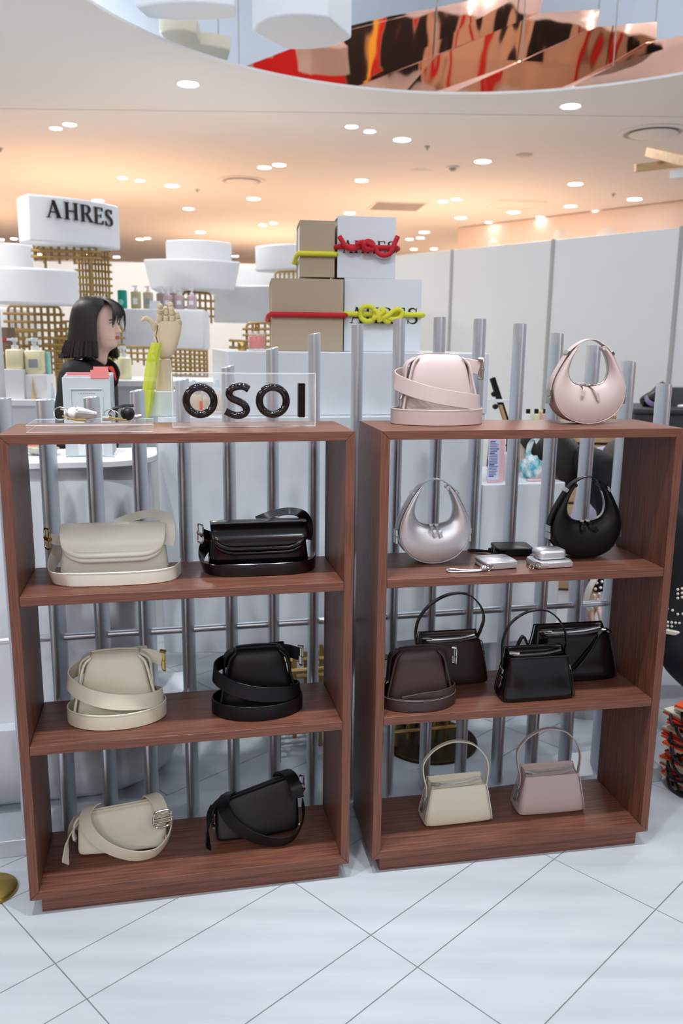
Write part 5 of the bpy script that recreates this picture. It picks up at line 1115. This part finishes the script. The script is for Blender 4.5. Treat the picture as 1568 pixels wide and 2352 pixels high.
# bob: a shell open at the face
b = B(RH); rings = []
for z, ro, ri, fa_, yo in ((.232, .012, .004, 178, .012), (.226, .055, .04, 176, .05), (.210, .084, .066, 150, .078), (.185, .106, .084, 132, .092), (.155, .117, .09, 118, .099), (.12, .124, .092, 112, .103), (.08, .131, .09, 112, .106), (.04, .138, .088, 111, .108), (.005, .146, .09, 110, .111), (-.018, .154, .094, 108, .113), (-.034, .163, .108, 106, .116), (-.040, .165, .124, 104, .117)):
    N = 22; r = []
    for i in range(N+1):
        a = radians(-fa_+2*fa_*i/N); r.append(V((-.008-ro*cos(a), -yo*sin(a)*1.0, z+.004*sin(7*a))))
    for i in range(N+1):
        a = radians(fa_-2*fa_*i/N); r.append(V((-.008-ri*cos(a), -yo*.86*sin(a), z-.002)))
    rings.append(r)
b.loft(list(reversed(rings))); b.build('hair', hairm, wf_, sub=1, sm=80)
random.seed(3)
for k in range(16):
    y = -.062+.124*k/15; y2 = y*1.12+random.uniform(-.006, .006); l = random.uniform(.0, .03)+(.02 if abs(y) > .05 else 0)
    B(RH).tube(cr([(.022, y*.5, .226), (.070, y*.85, .205), (.096, y, .175), (.100, y2, .145-l*.3), (.096, y2, .128-l)], 4), [.0035]*12+[.0022]*3+[.0012]*2, 5).build('fringe_lock', hairm, wf_)
for k in range(30):
    a = radians(-104+208*k/29+random.uniform(-2, 2)); x, y = -.008-.15*cos(a), -.112*sin(a)
    B(RH).tube(cr([(x*.9, y*.95, .03), (x*1.0, y*1.0, -.005), (x*1.07, y*1.04, -.034), (x*(1.12+.10*max(0, -cos(a)*-1)), y*1.08, -.044-random.uniform(0, .012)+.012*max(0, cos(a)))], 4), [.013]*8+[.012]*3+[.004]*2, 6).build('hair_lock', hairm, wf_)
# red neckline and jacket collar
b = B(); nb = RH @ V((-.01, 0, -.078)); b.lathe([(.070, -.06), (.064, -.03), (.056, -.008), (.050, -.004), (.047, -.03)], nb+V((.002, 0, 0)), 24); b.build('red_collar', redk, wf_)
b = B(RH); b.ribbon(cr([(.062, -.020, -.165), (.058, -.046, -.125), (.030, -.070, -.088), (-.020, -.072, -.062), (-.066, -.030, -.052), (-.070, .030, -.052), (-.020, .074, -.062), (.030, .072, -.088), (.060, .048, -.125), (.064, .022, -.165)], 5), V((.35, 0, 1)), .045, .010); b.build('jacket_collar', jacket, wf_)
# ---------------------------------------------------------------- right hand side: table goods, crouching people, bags
off_e = OB+.10
zE_ = zE+.0006
def one(px, off): p = fpl(px, 1100, off); p.z = zE_; return p
q = one(1133, OB+.07); t = thing('notice_card', 'white notice card with pink edge and blue print on the low counter', 'notice', M.Translation(q))
hN = fpl(1133, 1005, OB+.07).z-zE_
B().obox(q+Z*hN/2+fd*.006, fd*.030, fn*.004, Z*hN/2).build('board', mat('pink_board', (246, 196, 206), .5), t, bevel=.001)
B().obox(q+Z*(hN/2)-fd*.004+fn*(-.0046), fd*.022, fn*.0006, Z*(hN/2-.008)).build('sheet', mat('pale_blue_sheet', (222, 228, 246), .5), t)
blu = mat('blue_print', (88, 96, 176), .6); 
for k in range(22):
    z = hN-.014-k*(hN-.03)/22; wd_ = (.010 if k % 7 == 0 else random.uniform(.012, .018))
    B().obox(q+Z*z-fd*(.004+.018-wd_)+fn*(-.0056), fd*wd_, fn*.0003, Z*(.0022 if k % 7 == 0 else .0012)).build('print', blu, t)
pump('white pump bottle beside the notice card', one(1166, OB+.10), .022, .105, 'white', 'black', None)
def crumple(label, name, c, rx, ry_, rz, m, cat='bag', seed=1, handles=False):
    random.seed(seed); b = B(); rings = []; N = 18
    for k in range(8):
        f = k/7; z = rz*f; w_ = (sin(pi*min(.98, f*.85+.12)))**.6
        rings.append([c+V((rx*w_*cos(2*pi*i/N)*random.uniform(.80, 1.12), ry_*w_*sin(2*pi*i/N)*random.uniform(.80, 1.12), z+(random.uniform(-.1, .1)*rz if 0 < k < 7 else 0))) for i in range(N)])
    t = thing(name, label, cat, M.Translation(c)); b.loft(rings); b.build('film', m, t, sm=20)
    if handles:
        for s in (-1, 1): B().ribbon(cr([c+V((-rx*.5, s*.01, rz*.85)), c+V((-rx*.45, s*.012, rz*1.35)), c+V((-rx*.05, s*.014, rz*1.62)), c+V((rx*.30, s*.012, rz*1.3)), c+V((rx*.2, s*.01, rz*.85))], 5), V((1, .1, .6)), .022, .002).build('handle', m, t)
    return t
tealf = mat('teal_white_film', (236, 244, 246), .25, noise=((26, 26, 26), (70, 190, 206), .40, .56))
crumple('crumpled white and turquoise plastic bag with handle on the low counter', 'plastic_bag', one(1224, OB+.13), .050, .040, .092, tealf, seed=4, handles=True)
q = one(1228, OB+.07); tag(B().obox(q+Z*.003, fd*.030, fn*.012, Z*.003).build('folded_leaflet', mat('pink_leaflet', (238, 190, 190), .6), bevel=.001), 'pink folded leaflet in front of the plastic bag', 'leaflet')
# riser with three mini bottles, seen between the pink bags
qr = fpl(1232, 972, OB+.33); t_z = qr.z
tr = thing('riser_table', 'slim white riser on the low counter carrying three mini bottles', 'table', V((qr.x, qr.y, zE_)))
B().obox(V((qr.x, qr.y, t_z-.012)), fd*.10, fn*.06, Z*.012).build('table_top', 'white', tr, bevel=.002)
for s in (-1, 1):
    for s2 in (-1, 1): B().obox(V((qr.x, qr.y, (t_z-.0245+zE_)/2))+fd*s*.085+fn*s2*.045, fd*.008, fn*.008, Z*((t_z-.0245-zE_)/2)).build('leg', 'white', tr)
for px, c, lab in ((1211, (238, 240, 238), 'mini bottle with clear fill, left of three with black caps'), (1230, (228, 226, 180), 'mini bottle with yellow fill, middle of three with black caps'), (1250, (226, 178, 180), 'mini bottle with pink fill, right of three with black caps')):
    q = fpl(px, 970, OB+.33); q.z = t_z+.0006; tt = thing('mini_bottle', lab, 'bottle', M.Translation(q), 'mini bottles with black caps')
    B().lathe([(.001, 0), (.013, 0), (.014, .002), (.014, .034), (.008, .038), (.001, .038)], q, 16).build('bottle', mat('mini_fill', c, .2), tt); B().cyl(q+Z*.038, q+Z*.056, .0085, n=14).build('cap', 'black', tt)
# folding easel behind the pink belt bag
qe = fpl(1160, 975, OB+.52); te = thing('folding_easel', 'black and tan folding easel with white bar behind the pink belt bag', 'easel', V((qe.x, qe.y, 0)))
def ebar(a, c, r, m, n, off=OB+.52): 
    p, q_ = fpl(*a, off), fpl(*c, off); d = (q_-p); B().obox((p+q_)/2, d/2, fn*.008, d.cross(fn).normalized()*r).build(n, m, te, bevel=.001); return p, q_
ebar((1130, 868), (1168, 985), .011, 'black', 'arm'); ebar((1148, 930), (1168, 992), .006, oak, 'arm_edge', OB+.505)
ebar((1118, 920), (1172, 921), .006, 'white', 'cross_bar', OB+.50)
for a in ((1134, 905), (1137, 934)): 
    c = fpl(*a, OB+.495); B().lathe([(.001, -.01), (.010, -.008), (.012, 0), (.010, .008), (.001, .01)], c, 14, ax=fn).build('knob', 'black', te)
p_, _q = fpl(1140, 960, OB+.52), None
for px in (1130, 1168):
    a = fpl(px, 985, OB+.52); B().cyl(a, V((a.x+(px-1149)*.002, a.y+.05, 0)), .010, n=10).build('leg', 'black', te)

# wooden crate far right
qc = ony(1385, 1040, 4.65); tc_ = thing('wooden_crate', 'pale wooden crate behind the lilac shirt', 'crate', V((qc.x, 4.8, 0)))
for k in range(6): B().box((qc.x-.32, 4.65, .17*k+.01), (qc.x+.10, 4.95, .17*k+.165)).build('plank', oak, tc_, bevel=.004)

# person bending in black knit, lilac person behind
knit = mat('black_knit', (17, 18, 22), .85, bump=.6, bscale=260); lil = mat('lilac_cloth', (182, 172, 200), .75, bump=.3, bscale=60); creamy = mat('cream_trim', (232, 228, 214), .85)
def at(px, py, Y): return tuple(ony(px, py, Y))
YP = 3.06
tp_ = thing('person', 'person crouching in black knit cardigan with cream trim behind the right unit', 'person', V((ony(1540, 1500, YP).x, YP, 0)))
Jp = dict(pelvis=at(1560, 1330, YP)+(.16,), waist=at(1490, 1200, YP)+(.13,), chest=at(1385, 1080, YP+.05)+(.125,), neck=at(1300, 1040, YP+.10)+(.06,),
          shr=at(1392, 1085, YP-.06)+(.07,), elr=at(1408, 1225, YP-.10)+(.048,), wrr=at(1366, 1362, YP-.10)+(.038,), shl=at(1345, 1062, YP+.18)+(.065,), ell=at(1322, 1070, YP+.24)+(.048,), wrl=at(1292, 1076, YP+.18)+(.034,),
          hipr=at(1590, 1400, YP-.10)+(.15,), knr=at(1562, 1508, YP-.30)+(.095,), anr=at(1640, 1590, YP-.02)+(.055,), tor=at(1610, 1598, YP-.08)+(.042,), hipl=at(1610, 1370, YP+.12)+(.13,), knl=at(1530, 1400, YP+.28)+(.08,), anl=at(1600, 1530, YP+.22)+(.055,), tol=at(1570, 1545, YP+.2)+(.042,))
skin_figure('body', Jp, [('pelvis', 'waist'), ('waist', 'chest'), ('chest', 'neck'), ('chest', 'shr'), ('shr', 'elr'), ('elr', 'wrr'), ('chest', 'shl'), ('shl', 'ell'), ('ell', 'wrl'), ('pelvis', 'hipr'), ('hipr', 'knr'), ('knr', 'anr'), ('anr', 'tor'), ('pelvis', 'hipl'), ('hipl', 'knl'), ('knl', 'anl'), ('anl', 'tol')], knit, tp_)
hcn = ony(1248, 1050, YP+.12)
RP = M.Translation(hcn) @ M.Rotation(radians(180), 4, 'Z') @ M.Rotation(radians(35), 4, 'Y') @ M.Translation((0, 0, -.10))
b = B(RP); b.loft([[V((cos(2*pi*i/24)*((f+.01) if cos(2*pi*i/24) > 0 else (.09 if z > .02 else .05))-.01, sin(2*pi*i/24)*hw, z)) for i in range(24)] for z, f, hw in ((-.05, .03, .045), (0, .074, .044), (.02, .085, .055), (.048, .09, .064), (.075, .092, .069), (.10, .086, .072), (.135, .09, .074), (.175, .076, .07), (.2, .05, .05), (.214, .01, .012))]); hd_ = b.build('head', skin, tp_, sub=1, sm=80)
b = B(RP); b.loft([[V((x, y*w_, z)) for y in (-1, 0, 1)]+[V((.07, y*w_, z)) for y in (1, 0, -1)] for x, z, w_ in ((.083, .064, .009), (.109, .072, .013), (.099, .088, .009), (.082, .112, .006))]); b.build('nose', skin, hd_)
for s in (-1, 1): B(RP).lathe([(.001, -.009), (.009, 0), (.001, .009)], (.077, s*.031, .107), 10).build('eye', whm, hd_)
B(RP).box((.082, -.02, .044), (.091, .02, .052)).build('lips', lipm, hd_, bevel=.003)
b = B(RP); rings = []
for z, ro, yo, fa_ in ((.232, .012, .012, 178), (.222, .06, .055, 170), (.19, .108, .092, 130), (.13, .122, .10, 112), (.06, .128, .104, 100), (.0, .132, .104, 97), (-.05, .12, .09, 97)):
    N = 20; rings.append([V((-.008-ro*cos(radians(-fa_+2*fa_*i/N)), -yo*sin(radians(-fa_+2*fa_*i/N)), z)) for i in range(N+1)]+[V((-.008-ro*.74*cos(radians(fa_-2*fa_*i/N)), -yo*.84*sin(radians(fa_-2*fa_*i/N)), z-.002)) for i in range(N+1)])
b.loft(list(reversed(rings))); b.build('hair', hairm, tp_, sub=1, sm=80)
hand(tp_, Jp['wrr'][:3], (-.15, 0, -1), (-1, 0, 0), skin); hand(tp_, Jp['wrl'][:3], (-1, -.2, -.05), (0, 0, 1), skin)
# crochet trim: cream band and rows of cream bobbles at cuff and hem
B().ribbon(cr([at(1376, 1312, YP-.145), at(1354, 1350, YP-.155), at(1345, 1382, YP-.15), at(1356, 1400, YP-.145)], 6), V((.8, -.3, .5)), .022, .012).build('cuff_trim', creamy, tp_)
def bobbles(pts, r, n):
    b = B()
    for q in pts: b.lathe([(.001, -r), (r*.8, -r*.5), (r, 0), (r*.8, r*.5), (.001, r)], q, 7)
    b.build(n, creamy, tp_, kind='stuff')
pts = []
for j in range(4):
    for i in range(5): pts.append(at(1358+12*j+3*i, 1395-14*i-3*j, YP-.152+.004*j))
bobbles(pts, .0060, 'cuff_bobbles')
pts = []
for j in range(3):
    for i in range(9): pts.append(at(1524+9*i, 1428+9*j+.9*i, YP-.27))
for i in range(7): pts.append(at(1532+12*i, 1398+4*i*(1 if i % 2 else 1.6), YP-.27))
for j in range(3):
    for i in range(4): pts.append(at(1556+10*i, 1354+10*j-2*i, YP-.26))
bobbles(pts, .0052, 'hem_bobbles')
B().ribbon(cr([at(1500, 1447, YP-.27), at(1545, 1453, YP-.29), at(1580, 1464, YP-.28), at(1640, 1490, YP-.22)], 6), V((0, -.2, 1)), .018, .010).build('hem_trim', creamy, tp_)
YL = 3.80
lx = ony(1392, 1150, YL).x
tl2 = thing('person', 'person in lilac shirt crouching behind the black knit cardigan', 'person', V((lx, YL, 0)))
Jl = dict(pelvis=(lx+.0, YL+.05, .42, .15), waist=(lx-.01, YL+.05, .60, .13), chest=(lx+.02, YL, .80, .135), neck=(lx+.0, YL-.12, .90, .06), shr=(lx-.10, YL-.10, .90, .06), elr=(lx-.13, YL-.22, .66, .05), wrr=(lx-.05, YL-.30, .52, .036), shl=(lx+.14, YL+.06, .90, .06), ell=(lx+.22, YL-.04, .68, .05), wrl=(lx+.16, YL-.18, .55, .036),
          hipr=(lx-.07, YL, .38, .10), knr=(lx-.16, YL-.28, .42, .07), anr=(lx-.12, YL-.08, .09, .05), tor=(lx-.14, YL-.2, .045, .04), hipl=(lx+.1, YL, .38, .10), knl=(lx+.2, YL-.24, .40, .07), anl=(lx+.18, YL-.02, .09, .05), tol=(lx+.2, YL-.16, .045, .04))
skin_figure('body', Jl, [('pelvis', 'waist'), ('waist', 'chest'), ('chest', 'neck'), ('chest', 'shr'), ('shr', 'elr'), ('elr', 'wrr'), ('chest', 'shl'), ('shl', 'ell'), ('ell', 'wrl'), ('pelvis', 'hipr'), ('hipr', 'knr'), ('knr', 'anr'), ('anr', 'tor'), ('pelvis', 'hipl'), ('hipl', 'knl'), ('knl', 'anl'), ('anl', 'tol')], lil, tl2)
hand(tl2, Jl['wrr'][:3], (.4, -.5, -.6), (0, 0, 1), skin); hand(tl2, Jl['wrl'][:3], (-.2, -.6, -.6), (0, 0, 1), skin)
RL = M.Translation((lx-.02, YL-.18, .86)) @ M.Rotation(radians(-80), 4, 'Z') @ M.Rotation(radians(75), 4, 'Y')
b = B(RL); b.loft([[V((cos(2*pi*i/24)*((f+.01) if cos(2*pi*i/24) > 0 else (.09 if z > .02 else .05))-.01, sin(2*pi*i/24)*hw, z)) for i in range(24)] for z, f, hw in ((-.05, .03, .045), (0, .074, .044), (.02, .085, .055), (.048, .09, .064), (.075, .092, .069), (.10, .086, .072), (.135, .09, .074), (.175, .076, .07), (.2, .05, .05), (.214, .01, .012))]); hd_ = b.build('head', skin, tl2, sub=1, sm=80)
b = B(RL); rings = []
for z, ro, yo, fa_ in ((.232, .012, .012, 178), (.222, .06, .055, 170), (.19, .108, .092, 130), (.13, .122, .10, 112), (.06, .128, .104, 100), (.0, .132, .104, 97)):
    N = 20; rings.append([V((-.008-ro*cos(radians(-fa_+2*fa_*i/N)), -yo*sin(radians(-fa_+2*fa_*i/N)), z)) for i in range(N+1)]+[V((-.008-ro*.74*cos(radians(fa_-2*fa_*i/N)), -yo*.84*sin(radians(fa_-2*fa_*i/N)), z-.002)) for i in range(N+1)])
b.loft(list(reversed(rings))); b.build('hair', hairm, tl2, sub=1, sm=80)

# dark case with a black backpack, right edge above the shelf
qk = ony(1520, 975, 4.5); tk = thing('dark_case', 'dark grey storage case under the black backpack at right', 'case', V((qk.x, 4.6, 0)))
dk = mat('dark_grey_case', (62, 62, 68), .6); zk = ony(1510, 938, 4.5).z
B().box((ony(1455, 970, 4.5).x, 4.5, .0), (ony(1640, 970, 4.5).x, 4.9, zk-.03)).build('case_body', dk, tk, bevel=.01); B().box((ony(1452, 970, 4.5).x, 4.485, zk-.029), (ony(1642, 970, 4.5).x, 4.91, zk)).build('lid', dk, tk, bevel=.008)
cb = ony(1500, 938, 4.62); cb.z = zk+.0008; bk_ = thing('backpack', 'black backpack with lilac strap lying on the dark case', 'backpack', M.Translation(cb))
rings = []
random.seed(9)
for k in range(7):
    f = k/6; z = .001+.108*f; s = sin(pi*(.25+.68*f))**.7
    rings.append([cb+V((.085*s*cos(2*pi*i/18)*random.uniform(.88, 1.1)+.01, .07*s*sin(2*pi*i/18), z+.03*cos(2*pi*i/18)*f)) for i in range(18)])
B().loft(rings).build('bag_body', 'black', bk_, sm=35)
B().ribbon(cr([cb+V((-.07, -.06, .06)), cb+V((-.06, -.085, .03)), cb+V((-.02, -.09, .014)), cb+V((.03, -.085, .03))], 6), V((.2, -.3, 1)), .024, .006).build('strap', mat('lilac_strap', (150, 140, 172), .7), bk_)
qf = ony(1566, 905, 4.72); tag(B().loft([[V((qf.x+a*w_, qf.y+c_, z)) for a, c_ in ((-1, 0), (1, .02), (1, .10), (-1, .08))] for z, w_ in ((zk+.0008, .10), (zk+.07, .11), (zk+.10, .07))]).build('folded_jacket', mat('charcoal_cloth', (96, 98, 104), .8), sm=20), 'charcoal grey folded jacket right of the black backpack', 'jacket')
ql = ony(1555, 934, 4.55); ql.z = zk+.0008; crumple('small white crumpled cloth in front of the grey jacket', 'white_cloth', ql+V((.04, -.02, 0)), .05, .03, .02, 'white', 'cloth', 6)

# orange paper bags stacked flat on the floor at the right edge
orange = mat('orange_paper', (238, 84, 24), .5); creamc = mat('cream_paper', (232, 226, 204), .6); redp = mat('red_paper', (206, 44, 30), .5)
qo = onz(1640, 1830, 0); ctr = V((qo.x+.045, qo.y+.02, 0)); z = .004
random.seed(21)
ORD = ['first', 'second', 'third', 'fourth', 'fifth', 'sixth', 'seventh', 'eighth', 'ninth', 'tenth', 'eleventh', 'twelfth', 'thirteenth', 'fourteenth', 'fifteenth']
zs_top = ony(1560, 1625, qo.y).z
n_b = 15; hstep = max(.008, (zs_top-.02)/n_b)
for k in range(n_b):
    a = random.uniform(-.18, .18)+(0.55); T = M.Translation(ctr+V((random.uniform(-.018, .018), random.uniform(-.015, .015), z))) @ M.Rotation(a, 4, 'Z')
    w_, d_, h_ = .115, .15, hstep*.80
    lab = 'orange AHRES paper bag lying on top of the stack' if k == n_b-1 else ['cream', 'orange', 'red'][k % 3]+' flat paper bag with black cord, '+ORD[k]+' from the floor in the stack'
    t = thing('paper_bag', lab, 'bag', T, 'orange paper bags stacked flat')
    m_ = orange if k == n_b-1 or k % 3 == 1 else (redp if k % 3 == 2 else creamc)
    B(T).box((-w_, -d_, h_*.62), (w_, d_, h_)).build('front_panel', m_, t, bevel=.0006); B(T).box((-w_+.003, -d_+.004, h_*.32), (w_-.001, d_-.002, h_*.60)).build('fold', creamc, t); B(T).box((-w_, -d_, 0), (w_-.004, d_, h_*.30)).build('back_panel', creamc if m_ is orange else orange, t)
    s = -1 if k % 2 else 1
    if k < n_b-1:
        cp = cr([(-w_+.01, -d_*.5, h_*.5), (-w_-.012, -d_*.45, h_*.4), (-w_-.026, -d_*.2+.02*s, -.004-.012*(k % 3)), (-w_-.018, d_*.1, -.014), (-w_-.004, d_*.3, h_*.3), (-w_+.01, d_*.35, h_*.5)], 5)
        B(T).tube([p+V((-.0015, 0, 0)) for p in cp], .0046, 6).build('cord', 'black', t)
        cp2 = cr([(-w_*.6, -d_+.01, h_*.5), (-w_*.55, -d_-.014, h_*.3), (-w_*.2, -d_-.026, -.014), (w_*.2, -d_-.022, -.010), (w_*.5, -d_-.006, h_*.3), (w_*.5, -d_+.01, h_*.5)], 5)
        cp3 = [V((p.x, p.y*.8+d_*.52, p.z)) for p in cp]; B(T).tube(cp3, .0046, 6).build('cord', 'black', t)
        B(T).tube(cp2, .0046, 6).build('cord', 'black', t)
        kq = V((-w_*(.2+.15*(k % 3)), -d_-.014, -.004)); b = B(T); b.lathe([(.001, -.009), (.009, -.004), (.009, .004), (.001, .009)], kq, 8); b.build('knot', 'black', t)
    else:
        lb = B(T); glyphs(lb, 'AHRES', V((.085, .03, h_+.0002)), V((-1, 0, 0)), V((0, -1, 0)), .034, V((0, 0, .0005))); lb.build('lettering', 'white', t)
        for (px_, py_, rx, ry2) in ((.02, .005, .075, .012), (-.02, .055, .07, .012)):
            B(T).lathe([(1, 0), (1, .0004), (.001, .0004)], (0, 0, 0), 20).build('print', mat('print_black', (34, 36, 26), .6), t)
            o = [x for x in t.children if x.name.startswith('print')][-1]
            o.data.transform(wm(t).inverted() @ T @ M.Translation((px_, py_, h_+.0001)) @ M.Diagonal((rx, ry2, 1, 1)) @ T.inverted() @ wm(t))
        B(T).ribbon(cr([(-.06, -.02, h_+.0035), (-.02, -.05, h_+.012), (.03, -.055, h_+.010), (.07, -.02, h_+.0035)], 6), V((0, 1, .2)), .007, .004).build('cord', 'black', t)
    z += hstep
# white plastic sack behind the bottom bay at right, round brass foot at lower left
crumple('white translucent plastic sack on the floor behind the right unit', 'plastic_sack', V((.95, 3.02, .0)), .16, .12, .34, mat('sack_film', (226, 230, 232), .35, trans=.3, ior=1.1), 'sack', 8)
qd = onz(-22, 2047, 0); tag(B().lathe([(.001, .012), (.060, .012), (.066, .008), (.068, .001), (.001, .001)], qd, 40).build('stand_foot', mat('polished_brass', (176, 152, 82), .3, 1)), 'round brass stand foot on the floor at lower left', 'stand')
